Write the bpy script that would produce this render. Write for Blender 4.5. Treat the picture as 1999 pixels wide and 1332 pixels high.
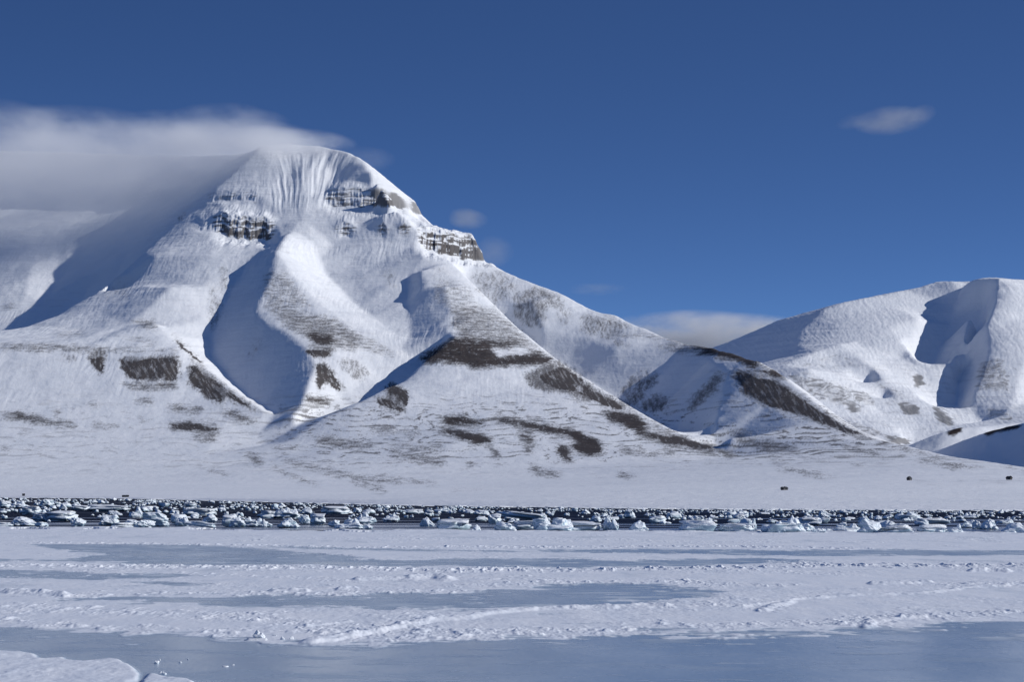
import bpy, bmesh, math, random
import numpy as np
from mathutils import Vector

for o in list(bpy.data.objects):
    bpy.data.objects.remove(o)
scene = bpy.context.scene
R = math.radians
random.seed(7)

# ------------------------------------------------------------------ camera
# f, cx, hy: focal length in photo pixels, centre column and horizon row; eye height 8 m
F, CX, HY, EYE = 4442.0, 999.5, 960.0, 8.0
cam_d = bpy.data.cameras.new('camera')
cam_d.sensor_width = 36.0
cam_d.lens = 36.0 * F / 1999.0
cam_d.shift_y = (HY - 666.0) / 1999.0
cam_d.clip_start = 1.0
cam_d.clip_end = 60000.0
cam = bpy.data.objects.new('camera', cam_d)
scene.collection.objects.link(cam)
cam.location = (0, 0, EYE)
cam.rotation_euler = (R(90), 0, 0)
scene.camera = cam

# ------------------------------------------------------------------ sky and sun
SUN_EL, SUN_AZ = 25.0, 9.0      # elevation; degrees from due right (+X) towards the viewer (-Y)
w = bpy.data.worlds.new('World')
scene.world = w
w.use_nodes = True
nt = w.node_tree
nt.nodes.clear()
wo = nt.nodes.new('ShaderNodeOutputWorld')
bg = nt.nodes.new('ShaderNodeBackground')
sky = nt.nodes.new('ShaderNodeTexSky')
sky.sky_type = 'NISHITA'
sky.sun_disc = False
sky.sun_elevation = R(SUN_EL)
sky.sun_rotation = R(90 + SUN_AZ)
sky.altitude = 0
sky.air_density = 1.0
sky.dust_density = 0.05
sky.ozone_density = 3.0
bg.inputs['Strength'].default_value = 0.095
tc = nt.nodes.new('ShaderNodeTexCoord')
mp = nt.nodes.new('ShaderNodeMapping')
mp.vector_type = 'POINT'
mp.inputs['Location'].default_value = (0, 0, -0.04)     # dry polar air: the pale band lies lower than the model's
mp.inputs['Scale'].default_value = (1, 1, 4.0)
nt.links.new(tc.outputs['Generated'], mp.inputs['Vector'])
nt.links.new(mp.outputs['Vector'], sky.inputs['Vector'])
mul = nt.nodes.new('ShaderNodeMix')
mul.data_type = 'RGBA'
mul.blend_type = 'MULTIPLY'
mul.inputs[0].default_value = 1.0
mul.inputs[7].default_value = (0.61, 0.825, 1.20, 1)
nt.links.new(sky.outputs['Color'], mul.inputs[6])
nt.links.new(mul.outputs[2], bg.inputs['Color'])
nt.links.new(bg.outputs['Background'], wo.inputs['Surface'])

sd = bpy.data.lights.new('sun', 'SUN')
sd.energy = 3.6
sd.angle = R(0.5)
sd.color = (1.0, 0.985, 0.965)
sun = bpy.data.objects.new('sun', sd)
scene.collection.objects.link(sun)
_s = Vector((math.cos(R(SUN_EL)) * math.cos(R(SUN_AZ)), -math.cos(R(SUN_EL)) * math.sin(R(SUN_AZ)), math.sin(R(SUN_EL))))
sun.rotation_euler = _s.to_track_quat('Z', 'Y').to_euler()
sun.location = (3000, -500, 2500)

scene.view_settings.view_transform = 'Standard'
scene.view_settings.look = 'None'
scene.view_settings.exposure = 0.0
scene.view_settings.gamma = 1.0
scene.cycles.use_denoising = True
scene.cycles.max_bounces = 8
scene.cycles.volume_bounces = 6
scene.cycles.volume_max_steps = 160
scene.cycles.transparent_max_bounces = 12

# ------------------------------------------------------------------ helpers
def tag(o, label=None, cat=None, group=None, kind=None):
    if label: o['label'] = label
    if cat: o['category'] = cat
    if group: o['group'] = group
    if kind: o['kind'] = kind
    return o

def link(name, me, mat=None, parent=None):
    o = bpy.data.objects.new(name, me)
    scene.collection.objects.link(o)
    if mat is not None and me is not None and not me.materials:
        me.materials.append(mat)
    if parent is not None:
        o.parent = parent
    return o

_rng = np.random.RandomState(11)
_perm = np.concatenate([_rng.permutation(256)] * 2).astype(np.int32)
_ang = _rng.rand(256) * 2 * np.pi
_gx, _gy = np.cos(_ang).astype(np.float32), np.sin(_ang).astype(np.float32)

def pn(x, y, seed=0):
    """2-D gradient noise, about -1..1"""
    x = np.asarray(x, np.float32) + seed * 17.37
    y = np.asarray(y, np.float32) + seed * 9.71
    xi = np.floor(x); yi = np.floor(y)
    fx = x - xi; fy = y - yi
    xi = xi.astype(np.int32) & 255; yi = yi.astype(np.int32) & 255
    u = fx * fx * fx * (fx * (fx * 6 - 15) + 10); v = fy * fy * fy * (fy * (fy * 6 - 15) + 10)
    x1 = (xi + 1) & 255; y1 = (yi + 1) & 255
    def g(a, b, dx, dy):
        h = _perm[_perm[a] + b]
        return _gx[h] * dx + _gy[h] * dy
    n0 = g(xi, yi, fx, fy); n1 = g(x1, yi, fx - 1, fy)
    n2 = g(xi, y1, fx, fy - 1); n3 = g(x1, y1, fx - 1, fy - 1)
    a = n0 + u * (n1 - n0); b = n2 + u * (n3 - n2)
    return (a + v * (b - a)) * 1.5

def fbm(x, y, octs=4, seed=0, gain=0.5, lac=2.03):
    s = 0; a = 1.0; t = 0
    for k in range(octs):
        s = s + a * pn(x, y, seed + k * 3.1); t += a
        x = x * lac; y = y * lac; a *= gain
    return s / t

def sstep(a, b, x):
    t = np.clip((x - a) / (b - a), 0, 1)
    return t * t * (3 - 2 * t)

def world(px, py, Y):
    return ((px - CX) / F * Y, Y, EYE + (HY - py) / F * Y)

def in_poly(px, py, poly):
    inside = np.zeros(px.shape, bool)
    n = len(poly)
    for i in range(n):
        x0, y0 = poly[i]; x1, y1 = poly[(i + 1) % n]
        if y0 == y1: continue
        c = ((y0 > py) != (y1 > py)) & (px < (x1 - x0) * (py - y0) / (y1 - y0) + x0)
        inside ^= c
    return inside

def blur(a, r, passes=2):
    r = int(r)
    for _ in range(passes):
        for ax in (0, 1):
            p = np.pad(a, [(r + 1, r) if k == ax else (0, 0) for k in (0, 1)], mode='edge')
            c = np.cumsum(p, axis=ax, dtype=np.float64)
            n = a.shape[ax]
            if ax == 0: a = (c[2 * r + 1:2 * r + 1 + n] - c[:n]) / (2 * r + 1)
            else: a = (c[:, 2 * r + 1:2 * r + 1 + n] - c[:, :n]) / (2 * r + 1)
    return a

# ground-cover map: 2 x 2 photo-pixel cells
def cover_map(patches, holes=(), soft=2):
    H, W = 760, 1150
    gx, gy = np.meshgrid(np.arange(W) * 2.0 - 150, np.arange(H) * 2.0 - 150 + 0.0)
    m = np.zeros((H, W))
    for poly, d in patches:
        xs = [p[0] for p in poly]; ys = [p[1] for p in poly]
        i0, i1 = int((min(ys) + 150) / 2), int((max(ys) + 150) / 2) + 2
        j0, j1 = int((min(xs) + 150) / 2), int((max(xs) + 150) / 2) + 2
        sl = (slice(max(i0, 0), i1), slice(max(j0, 0), j1))
        ins = in_poly(gx[sl], gy[sl], poly)
        m[sl] = np.maximum(m[sl], ins * d)
    for poly, d in holes:
        m[in_poly(gx, gy, poly)] = d
    return blur(m, soft, 2)

def sample_map(m, px, py):
    u = np.clip((px + 150) / 2, 0, m.shape[1] - 2); v = np.clip((py + 150) / 2, 0, m.shape[0] - 2)
    i = np.floor(v).astype(int); j = np.floor(u).astype(int)
    fu = u - j; fv = v - i
    return (m[i, j] * (1 - fu) + m[i, j + 1] * fu) * (1 - fv) + (m[i + 1, j] * (1 - fu) + m[i + 1, j + 1] * fu) * fv

def rbf_fit(pts, smooth=2.0):
    P = np.array([[p[0], p[1]] for p in pts]) / 1000.0
    z = np.array([p[2] for p in pts])
    n = len(P)
    D = np.sqrt(((P[:, None] - P[None]) ** 2).sum(-1))
    A = np.zeros((n + 3, n + 3))
    A[:n, :n] = -D + np.eye(n) * smooth / 1000
    A[:n, n] = 1; A[:n, n + 1:] = P
    A[n, :n] = 1; A[n + 1:, :n] = P.T
    s = np.linalg.solve(A, np.concatenate([z, [0, 0, 0]]))
    return P, s

def rbf_eval(fit, X, Y):
    P, s = fit
    n = len(P)
    x = X.ravel() / 1000.0; y = Y.ravel() / 1000.0
    out = np.empty(x.shape)
    for k in range(0, len(x), 20000):
        a = x[k:k + 20000]; b = y[k:k + 20000]
        D = np.sqrt((a[:, None] - P[None, :, 0]) ** 2 + (b[:, None] - P[None, :, 1]) ** 2)
        out[k:k + 20000] = -D @ s[:n] + s[n] + s[n + 1] * a + s[n + 2] * b
    return out.reshape(X.shape)

def tin_eval(pts, X, Y):
    """flat facets between the surveyed points (keeps ridges crisp)"""
    from mathutils.geometry import delaunay_2d_cdt
    r = delaunay_2d_cdt([Vector((p[0], p[1])) for p in pts], [], [], 0, 1e-3, True)
    vs = np.array([[v.x, v.y] for v in r[0]]); src = [o[0] for o in r[3]]
    zz = np.array([pts[i][2] for i in src])
    out = np.full(X.shape, np.nan)
    U = X / Y                              # fan grids: constant down each column
    u = U[0]; yy = Y[:, 0]
    for tri in r[2]:
        a, b, c = vs[tri[0]], vs[tri[1]], vs[tri[2]]
        ylo, yhi = min(a[1], b[1], c[1]), max(a[1], b[1], c[1])
        if yhi <= 0: continue
        i0, i1 = np.searchsorted(yy, ylo), np.searchsorted(yy, yhi)
        us = [p[0] / max(p[1], 1.0) for p in (a, b, c)]
        j0, j1 = np.searchsorted(u, min(us)), np.searchsorted(u, max(us))
        if i1 <= i0 or j1 <= j0: continue
        x = X[i0:i1, j0:j1]; y = Y[i0:i1, j0:j1]
        d = (b[1] - c[1]) * (a[0] - c[0]) + (c[0] - b[0]) * (a[1] - c[1])
        if abs(d) < 1e-9: continue
        l0 = ((b[1] - c[1]) * (x - c[0]) + (c[0] - b[0]) * (y - c[1])) / d
        l1 = ((c[1] - a[1]) * (x - c[0]) + (a[0] - c[0]) * (y - c[1])) / d
        l2 = 1 - l0 - l1
        m = (l0 >= -1e-6) & (l1 >= -1e-6) & (l2 >= -1e-6)
        o = out[i0:i1, j0:j1]
        o[m] = (l0 * zz[tri[0]] + l1 * zz[tri[1]] + l2 * zz[tri[2]])[m]
    return out

def densify(line, step=16.0):
    out = []
    for a, b in zip(line[:-1], line[1:]):
        n = max(1, int(math.hypot(a[0] - b[0], a[1] - b[1]) / step))
        for k in range(n):
            t = k / n
            out.append(tuple(a[i] + (b[i] - a[i]) * t for i in range(3)))
    out.append(line[-1])
    return out

def fan_terrain(name, fit, px0, px1, ncol, ys, detail, cs=3, rs=3, pts=None, mixt=0.6):
    """height sheet: columns at constant bearing, rows at given distances (finer where it is seen)"""
    ys = np.asarray(ys, float)
    pxs = np.linspace(px0, px1, ncol)
    ci = np.arange(0, ncol + cs, cs).clip(max=ncol - 1); ri = np.arange(0, len(ys) + rs, rs).clip(max=len(ys) - 1)
    ci = np.unique(ci); ri = np.unique(ri)
    cx, cy = np.meshgrid(pxs[ci], ys[ri])
    zc = rbf_eval(fit, (cx - CX) / F * cy, cy)
    if pts is not None:
        zt = tin_eval(pts, (cx - CX) / F * cy, cy)
        zt = np.where(np.isnan(zt), zc, zt)
        zc = zc * (1 - mixt) + zt * mixt
        zc = blur(zc, 1, 1)
    z = np.empty((len(ri), ncol))
    for i in range(len(ri)): z[i] = np.interp(pxs, pxs[ci], zc[i])
    Z = np.empty((len(ys), ncol))
    k = np.searchsorted(ys[ri], ys, side='right').clip(1, len(ri) - 1)
    y0 = ys[ri][k - 1]; y1 = ys[ri][k]
    t = ((ys - y0) / (y1 - y0))[:, None]
    Z = z[k - 1] * (1 - t) + z[k] * t
    PX, YY = np.meshgrid(pxs, ys)
    X = (PX - CX) / F * YY
    Z, attrs = detail(X, YY, Z, PX)
    return grid_mesh(name, X, YY, Z, attrs)

def grid_mesh(name, X, Y, Z, attrs, keep=None):
    nr, nc = X.shape
    me = bpy.data.meshes.new(name)
    co = np.stack([X, Y, Z], -1).reshape(-1, 3).astype(np.float32)
    idx = np.arange(nr * nc).reshape(nr, nc)
    q = np.stack([idx[:-1, :-1], idx[:-1, 1:], idx[1:, 1:], idx[1:, :-1]], -1)
    if keep is not None:
        q = q[keep[:-1, :-1] & keep[:-1, 1:] & keep[1:, 1:] & keep[1:, :-1]]
    q = q.reshape(-1, 4)
    if keep is not None:
        used = np.unique(q)
        remap = np.zeros(len(co), np.int64); remap[used] = np.arange(len(used))
        q = remap[q]; co = co[used]
        attrs = {k: v.ravel()[used] for k, v in attrs.items()}
    me.vertices.add(len(co)); me.vertices.foreach_set('co', co.ravel())
    me.loops.add(len(q) * 4); me.loops.foreach_set('vertex_index', q.ravel().astype(np.int32))
    me.polygons.add(len(q))
    me.polygons.foreach_set('loop_start', np.arange(0, len(q) * 4, 4, dtype=np.int32))
    me.update(calc_edges=True)
    me.polygons.foreach_set('use_smooth', np.ones(len(q), bool))
    for k, v in attrs.items():
        a = me.attributes.new(k, 'FLOAT', 'POINT')
        a.data.foreach_set('value', np.ascontiguousarray(v.ravel(), np.float32))
    return me

# ------------------------------------------------------------------ materials
def new_mat(name):
    m = bpy.data.materials.new(name); m.use_nodes = True
    t = m.node_tree
    b = t.nodes['Principled BSDF']
    return m, t, b

def n_noise(t, vec, scale, detail=4, rough=0.5, dist=0.0):
    n = t.nodes.new('ShaderNodeTexNoise')
    n.inputs['Scale'].default_value = scale; n.inputs['Detail'].default_value = detail
    n.inputs['Roughness'].default_value = rough; n.inputs['Distortion'].default_value = dist
    t.links.new(vec, n.inputs['Vector'])
    return n

def n_ramp(t, fac, stops):
    r = t.nodes.new('ShaderNodeValToRGB')
    els = r.color_ramp.elements
    els[0].position, els[0].color = stops[0][0], (*stops[0][1], 1)
    els[1].position, els[1].color = stops[-1][0], (*stops[-1][1], 1)
    for p, c in stops[1:-1]:
        e = els.new(p); e.color = (*c, 1)
    t.links.new(fac, r.inputs['Fac'])
    return r

def n_mix(t, fac, a, b, mode='MIX'):
    m = t.nodes.new('ShaderNodeMix'); m.data_type = 'RGBA'; m.blend_type = mode
    for sock, v in ((m.inputs[0], fac), (m.inputs[6], a), (m.inputs[7], b)):
        if hasattr(v, 'links') or isinstance(v, bpy.types.NodeSocket): t.links.new(v, sock)
        elif isinstance(v, (int, float)): sock.default_value = v
        else: sock.default_value = (*v, 1)
    return m.outputs[2]

def n_map(t, scale, src='Object'):
    c = t.nodes.new('ShaderNodeTexCoord'); m = t.nodes.new('ShaderNodeMapping')
    m.inputs['Scale'].default_value = scale
    t.links.new(c.outputs[src], m.inputs['Vector'])
    return m.outputs['Vector']

def mountain_mat(name, bump_d=1.2):
    m, t, b = new_mat(name)
    at = t.nodes.new('ShaderNodeAttribute'); at.attribute_name = 'rock'
    v = n_map(t, (1, 1, 1))
    big = n_noise(t, v, 0.012, 5, 0.6)
    snow = n_ramp(t, big.outputs['Fac'], [(0.3, (0.79, 0.81, 0.83)), (0.7, (0.87, 0.875, 0.88))])
    rk = n_noise(t, n_map(t, (0.05, 0.05, 0.6)), 1.0, 6, 0.65)
    rock = n_ramp(t, rk.outputs['Fac'], [(0.3, (0.018, 0.013, 0.013)), (0.55, (0.038, 0.027, 0.024)), (0.78, (0.080, 0.058, 0.047))])
    col = n_mix(t, at.outputs['Fac'], snow.outputs['Color'], rock.outputs['Color'])
    t.links.new(col, b.inputs['Base Color'])
    b.inputs['Roughness'].default_value = 0.85
    b.inputs['Specular IOR Level'].default_value = 0.15
    bn = n_noise(t, n_map(t, (0.09, 0.05, 0.16)), 1.0, 6, 0.62, 0.4)
    bu = t.nodes.new('ShaderNodeBump'); bu.inputs['Strength'].default_value = 0.75; bu.inputs['Distance'].default_value = bump_d
    t.links.new(bn.outputs['Fac'], bu.inputs['Height']); t.links.new(bu.outputs['Normal'], b.inputs['Normal'])
    return m
# ------------------------------------------------------------------ main mountain: ridges, gullies and faces as (column, row, distance) surveyed points
SKY_R = [(512,283,6080),(560,279,6100),(620,283,6080),(680,295,5980),(700,306,5950),(745,340,5900),(808,392,5850),(818,424,5830),
 (850,440,5800),(880,450,5760),(915,460,5740),(928,472,5720),(937,500,5700),(985,530,5650),(1035,550,5550),(1085,568,5500),
 (1150,605,5400),(1200,615,5350),(1250,640,5250),(1300,660,5150),(1370,675,5000),(1430,690,4800),(1480,705,4600),(1530,735,4450),
 (1580,775,4300),(1640,825,4100),(1700,855,3900),(1770,870,3700),(1850,890,3300),(1999,912,2700),(2150,928,2300)]
CREST_W = [(512,283,6080),(460,335,6000),(408,385,5900),(390,408,5880),(345,437,5830),(283,490,5700),(240,530,5600),(180,575,5480),
 (110,618,5350),(40,640,5250),(-100,662,5150),(-200,668,5120)]
LINES = [SKY_R, CREST_W,
 [(600,330,5930),(595,400,5770),(608,470,5600),(640,540,5460),(690,590,5290),(740,630,5110),(795,668,4960)],
 [(795,668,4960),(770,700,4860),(720,735,4770),(665,775,4690),(635,797,4610),(600,818,4530),(560,845,4440),(520,868,4370)],
 [(700,306,5950),(690,320,5925),(675,350,5865),(655,385,5800)],
 [(676,318,5945),(658,340,5930),(642,376,5850)],
 [(700,306,5950),(722,335,5840),(745,370,5740),(772,402,5660)],
 [(716,362,5830),(735,392,5780)],
 [(640,402,5770),(700,412,5720),(780,425,5690),(820,432,5740)],
 # spur in the centre
 [(560,455,5560),(540,492,5380),(535,530,5270),(515,570,5170),(497,608,5080),(520,632,4990),(565,655,4900),(602,690,4790),
  (616,712,4740),(605,745,4660),(592,785,4560),(575,805,4500)],
 [(540,492,5380),(575,540,5250),(620,590,5120),(660,620,5040),(700,650,4960),(750,690,4880)],
 [(530,475,5560),(490,505,5480),(455,560,5340),(425,620,5200),(412,660,5120),(415,700,5020),(450,745,4880),(490,780,4760),(540,815,4580),(500,850,4450)],
 [(300,628,5060),(340,665,4960),(380,700,4880),(430,740,4780),(480,780,4660),(525,808,4550)],
 # plateau edge at left
 [(-200,678,4920),(0,678,4900),(100,676,4900),(200,680,4890),(350,686,4880)],
 # east spur
 [(840,475,5560),(870,500,5480),(900,530,5400),(960,590,5230),(1010,640,5080),(1080,698,4880),(1150,745,4700),(1250,805,4450),(1340,855,4180),(1400,875,4050),(1440,890,3930)],
 [(830,500,5450),(820,530,5350),(822,560,5240),(840,600,5130),(860,635,5000),(885,657,4880)],
 [(885,657,4860),(858,680,4785),(836,699,4740),(812,722,4690),(788,745,4640),(754,756,4580),(720,775,4520),(685,793,4460),(640,812,4420),(600,838,4370),(560,864,4310)],
 [(802,540,5390),(799,580,5270),(797,620,5130),(800,660,5010)],
 # gully behind the east spur
 [(905,545,5560),(960,600,5440),(1010,650,5340),(1080,705,5200),(1130,735,5090),(1200,780,4920),(1280,830,4640),(1350,862,4420),(1400,885,4180)],
 # rounded dark spur at right
 [(1370,675,5000),(1385,700,4800),(1420,726,4610),(1412,760,4490),(1400,800,4370),(1392,840,4240),(1405,872,4110)],
]
PTS = [(845,724,4850),(800,762,4760),(760,788,4690),(715,812,4620),(672,830,4570),(440,400,5800),(480,395,5810),(430,460,5650),(500,465,5660),(380,440,5760),(560,340,5940),(640,328,5950),
 (700,440,5660),(750,470,5590),(800,480,5560),(650,480,5610),(700,540,5430),(755,560,5330),(768,600,5200),(560,400,5790),(570,450,5650),
 (840,560,5230),(870,560,5200),(880,610,5060),(930,620,5050),
 (610,635,4985),(650,680,4830),(680,720,4760),(640,650,4930),
 (410,500,5500),(400,560,5320),(395,620,5180),(330,560,5270),(300,500,5570),(250,560,5450),(200,610,5270),(330,640,5090),(380,660,5060),(400,695,5000),
 (-200,650,5150),(0,650,5140),(150,645,5160),(250,636,5120),(-200,760,4720),(0,760,4720),(100,760,4720),(200,760,4720),(300,760,4720),(400,770,4700),
 (-200,830,4530),(0,830,4530),(150,830,4530),(300,830,4530),(420,830,4510),(0,890,4250),(200,890,4250),(400,890,4230),(500,900,4120),(-200,890,4250),
 (-200,940,3650),(0,940,3650),(250,940,3650),(500,945,3450),
 (950,690,4780),(900,740,4630),(1000,760,4580),(850,790,4460),(1000,820,4350),(1150,820,4360),(900,860,4130),(1050,870,4080),(1200,870,4080),(1350,900,3760),
 (700,860,4270),(600,900,4000),(800,900,3900),(1000,915,3700),(1200,930,3300),(700,950,3100),(900,955,2700),(1100,955,2500),(1300,948,2400),
 (1500,900,3400),(1600,895,3400),(1450,895,3850),(1500,950,1500),(1700,948,1500),(1900,946,1500),(1750,920,2500),(1900,928,2000),(2100,940,1700),
 (980,560,5520),(1000,590,5430),(1040,590,5380),(1060,640,5290),(1100,620,5330),(1150,660,5220),(1200,680,5120),(1120,690,5200),(1250,690,5080),
 (1225,730,5020),(1270,775,4860),(1300,720,4980),(1330,760,4810),(1340,810,4620),(1370,840,4420),
 (1440,760,4440),(1500,790,4290),(1560,830,4130),(1480,850,4050),(1600,860,3880),(1480,730,4500),(1430,850,4050)]
# ground behind the skyline falls away
BACK = []
for (a, b, y) in SKY_R[::2]:
    X, Y, Z = world(a, b, y)
    BACK.append((X + 120, Y + 500, Z * 0.62)); BACK.append((X + 200, Y + 1300, Z * 0.25))
# slope and amphitheatre west of the crest, rising to a plateau in the cloud
WEST_L = [[(480,296,6230),(380,300,6440),(280,300,6720),(180,296,7020),(80,292,7300),(-60,290,7700),(-250,290,8200)],
 [(400,340,6230),(300,338,6450),(200,335,6740),(100,332,7020),(0,330,7320),(-150,330,7650),(-250,330,7850)],
 [(330,400,6150),(200,400,6480),(100,400,6760),(0,400,7050),(-150,400,7400),(-250,400,7600)],
 [(130,457,6250),(112,500,6080),(115,545,5960),(75,600,5760),(40,640,5640),(0,690,5500)],
 [(-250,458,6500),(-100,458,6400),(0,457,6330),(60,457,6290),(120,457,6260)]]
WEST = [(200,455,6150),(280,450,6040),(200,520,5900),(240,508,5850),(160,582,5800),(200,598,5660),(110,645,5640),
 (0,520,6050),(60,520,6010),(-120,520,6150),(0,580,5850),(50,570,5850),(0,630,5700),(-100,600,5850),(-200,600,5850),(-150,650,5650),(20,490,6150)]
HID = [(120,690,5500),(60,700,5450),(-100,700,5450),(220,640,5540)]
for L in WEST_L: PTS += densify(L, 30)
for (a, b, y) in WEST_L[0]:
    X, Y, Z = world(a, b, y); BACK.append((X + 250, Y + 500, Z * 0.8)); BACK.append((X + 400, Y + 1300, Z * .5))
raw = []
for L in LINES: raw += [world(*p) for p in densify(L)]
raw += [world(*p) for p in PTS + WEST + HID] + BACK
# shoreline (z = 0) and sea bed in front of it
SHORE = [(-200,971),(0,972),(250,974),(500,980),(750,986),(1000,990),(1250,993),(1500,995),(1750,996),(1999,997),(2200,998)]
def shore_Y(px):
    return EYE * F / (np.interp(px, [s[0] for s in SHORE], [s[1] for s in SHORE]) - HY)
for px in range(-200, 2201, 60):
    y = float(shore_Y(px))
    raw.append(((px - CX) / F * y, y, 0.7)); raw.append(((px - CX) / F * (y + 60), y + 60, 2.6))
    raw.append(((px - CX) / F * (y - 60), y - 60, -2.5))
# drop near-duplicates
seen = set(); P3 = []
for p in raw:
    k = (round(p[0] / 8), round(p[1] / 8))
    if k in seen: continue
    seen.add(k); P3.append(p)
fit_main = rbf_fit(P3, 1.0)

def H(*a): return [(a[i], a[i + 1]) for i in range(0, len(a), 2)]
ROCK_H = [ # lying along the strata
 (H(0,672,120,672,200,678,350,682,352,690,250,690,150,688,0,685),.56),(H(240,748,345,745,350,760,290,763,240,757),.7),
 (H(262,778,300,778,302,790,270,788),.7),(H(318,786,345,790,400,795,395,810,340,805),.62),(H(420,800,470,803,500,822,510,832,480,828,440,815),.64),
 (H(322,826,380,822,450,840,400,844,335,840),.78),(H(380,850,420,846,435,858,400,864,370,858),.64),(H(0,806,50,806,100,820,155,828,150,838,100,832,0,816),.76),
 (H(168,828,235,830,232,838,175,838),.66),(H(105,652,170,652,170,657,105,657),.72),(H(210,655,270,657,308,668,300,672,250,662),.6),
 (H(250,625,300,625,312,640,290,646),.6),(H(60,636,200,638,200,642,60,642),.42),(H(103,800,120,800,118,816,103,815),.5),(H(270,812,283,812,280,832,270,832),.5),
 (H(165,782,200,785,200,800,170,796),.45),(H(40,873,85,876,82,883,42,882),.45),(H(0,866,30,875,30,886,0,882),.4),(H(205,870,223,874,222,882,205,880),.5),
 (H(258,862,282,862,280,870,258,870),.42),(H(27,839,62,840,60,846,27,846),.55),(H(115,880,132,884,130,888,115,886),.5),(H(0,597,40,592,40,600,0,606),.6),
 (H(515,530,560,530,590,570,612,600,520,612,510,570),.36),(H(525,600,650,618,705,655,695,690,630,675,560,645),.5),(H(600,648,650,655,645,676,608,672),.76),
 (H(590,678,652,680,645,702,612,702),.68),(H(590,770,650,775,650,792,620,795,595,786),.72),(H(690,640,760,680,790,700,720,690,690,670),.38),
 (H(880,600,930,600,965,640,900,652,880,640),.5),(H(820,695,885,657,960,667,1010,668,1082,698,1075,714,1000,716,930,722,880,710,825,712),.8),
 (H(885,600,960,600,1060,680,1000,670,900,662),.46),(H(840,555,880,540,920,560,940,600,850,600),.3),
 (H(1165,800,1240,805,1272,835,1230,840,1190,822),.82),(H(1230,835,1330,850,1390,868,1432,888,1380,882,1300,870,1240,852),.72),
 (H(1260,815,1310,835,1320,842,1280,832),.7),(H(960,810,1040,825,1120,838,1160,855,1182,870,1120,856,1050,842,970,826),.88),
 (H(1112,852,1165,863,1168,871,1120,862),.9),(H(1116,866,1175,868,1184,886,1150,892,1116,880),.92),(H(1088,866,1112,870,1108,884,1124,906,1100,902,1084,880),.78),
 (H(1000,843,1040,845,1050,870,1020,864),.72),(H(1015,868,1036,870,1047,890,1025,886),.66),(H(852,814,900,811,962,830,930,833,870,829),.88),
 (H(830,838,890,838,950,850,970,866,930,870,880,852),.84),(H(950,871,968,875,982,896,965,898),.78),(H(720,833,760,829,782,846,740,849),.5),(H(780,837,830,842,820,851,785,850),.52),
 (H(610,853,640,850,720,864,747,872,700,880,620,873),.55),(H(755,867,870,870,870,881,760,877),.56),(H(740,885,800,885,870,893,874,913,840,909,780,896),.58),
 (H(905,900,932,905,915,921),.6),(H(1028,903,1060,915,1112,928,1080,934,1040,926),.66),(H(1140,919,1176,930,1170,936),.52),(H(1203,914,1240,929,1257,936,1215,936),.66),
 (H(1200,869,1250,875,1260,886,1220,889),.62),(H(1256,883,1286,884,1285,893,1258,892),.7),(H(1290,875,1322,878,1320,891,1292,888),.62),
 (H(1400,880,1442,882,1436,896,1405,893),.68),(H(1320,878,1392,885,1380,891),.5),(H(480,878,512,893,522,906,500,912,480,896),.5),
 (H(540,890,600,906,680,923,765,940,750,946,650,930,560,907),.56),(H(720,925,860,943,862,950,760,942),.52),(H(520,905,600,935,645,952,600,947,530,920),.48),
 (H(680,938,765,958,750,966,700,954),.5),(H(405,908,452,925,440,933,400,921),.42),(H(880,955,1080,958,1080,962,880,960),.4),(H(600,975,760,978,760,981,600,979),.5),
 (H(870,978,930,979,930,982,870,981),.5),(H(1300,652,1385,675,1370,679,1300,663),.85),(H(1180,646,1300,654,1300,661,1190,656),.62),
 (H(1375,673,1440,686,1500,706,1545,742,1500,737,1440,706,1368,692),.92),(H(1265,672,1370,680,1425,692,1400,697,1300,687),.58),
 (H(1410,838,1450,840,1492,850,1440,853),.66),(H(1430,855,1500,860,1562,875,1562,886,1500,881,1440,866),.66),(H(1488,887,1542,895,1530,901,1500,897),.68),
 (H(1500,907,1540,911,1600,924,1664,936,1600,934,1520,919),.54),(H(1568,867,1640,884,1600,881),.6),(H(1613,849,1652,857,1630,864),.74),
 (H(1640,864,1700,878,1764,893,1700,890,1650,877),.62),(H(1690,854,1760,871,1852,893,1830,895,1720,870),.6),(H(1780,896,1870,905,1962,919,1900,917,1800,906),.62),
 (H(1843,910,1872,910,1874,918,1850,918),.74),(H(1940,904,1999,914,2060,925,1999,921,1960,913),.62),(H(1565,897,1622,901,1620,904,1570,902),.68),
 (H(1655,907,1692,909,1690,912,1660,912),.56),(H(1780,937,1842,945,1842,947,1780,941),.85),(H(1908,937,1960,939,1999,935,2010,938,1960,943,1910,941),.72),(H(1860,936,1890,936,1890,942,1862,941),.45),(H(1640,900,1700,904,1730,909,1660,906),.5),
 (H(1380,877,1440,880,1440,884,1380,882),.5),(H(240,968,262,968,262,972,240,972),.4),
]
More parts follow.
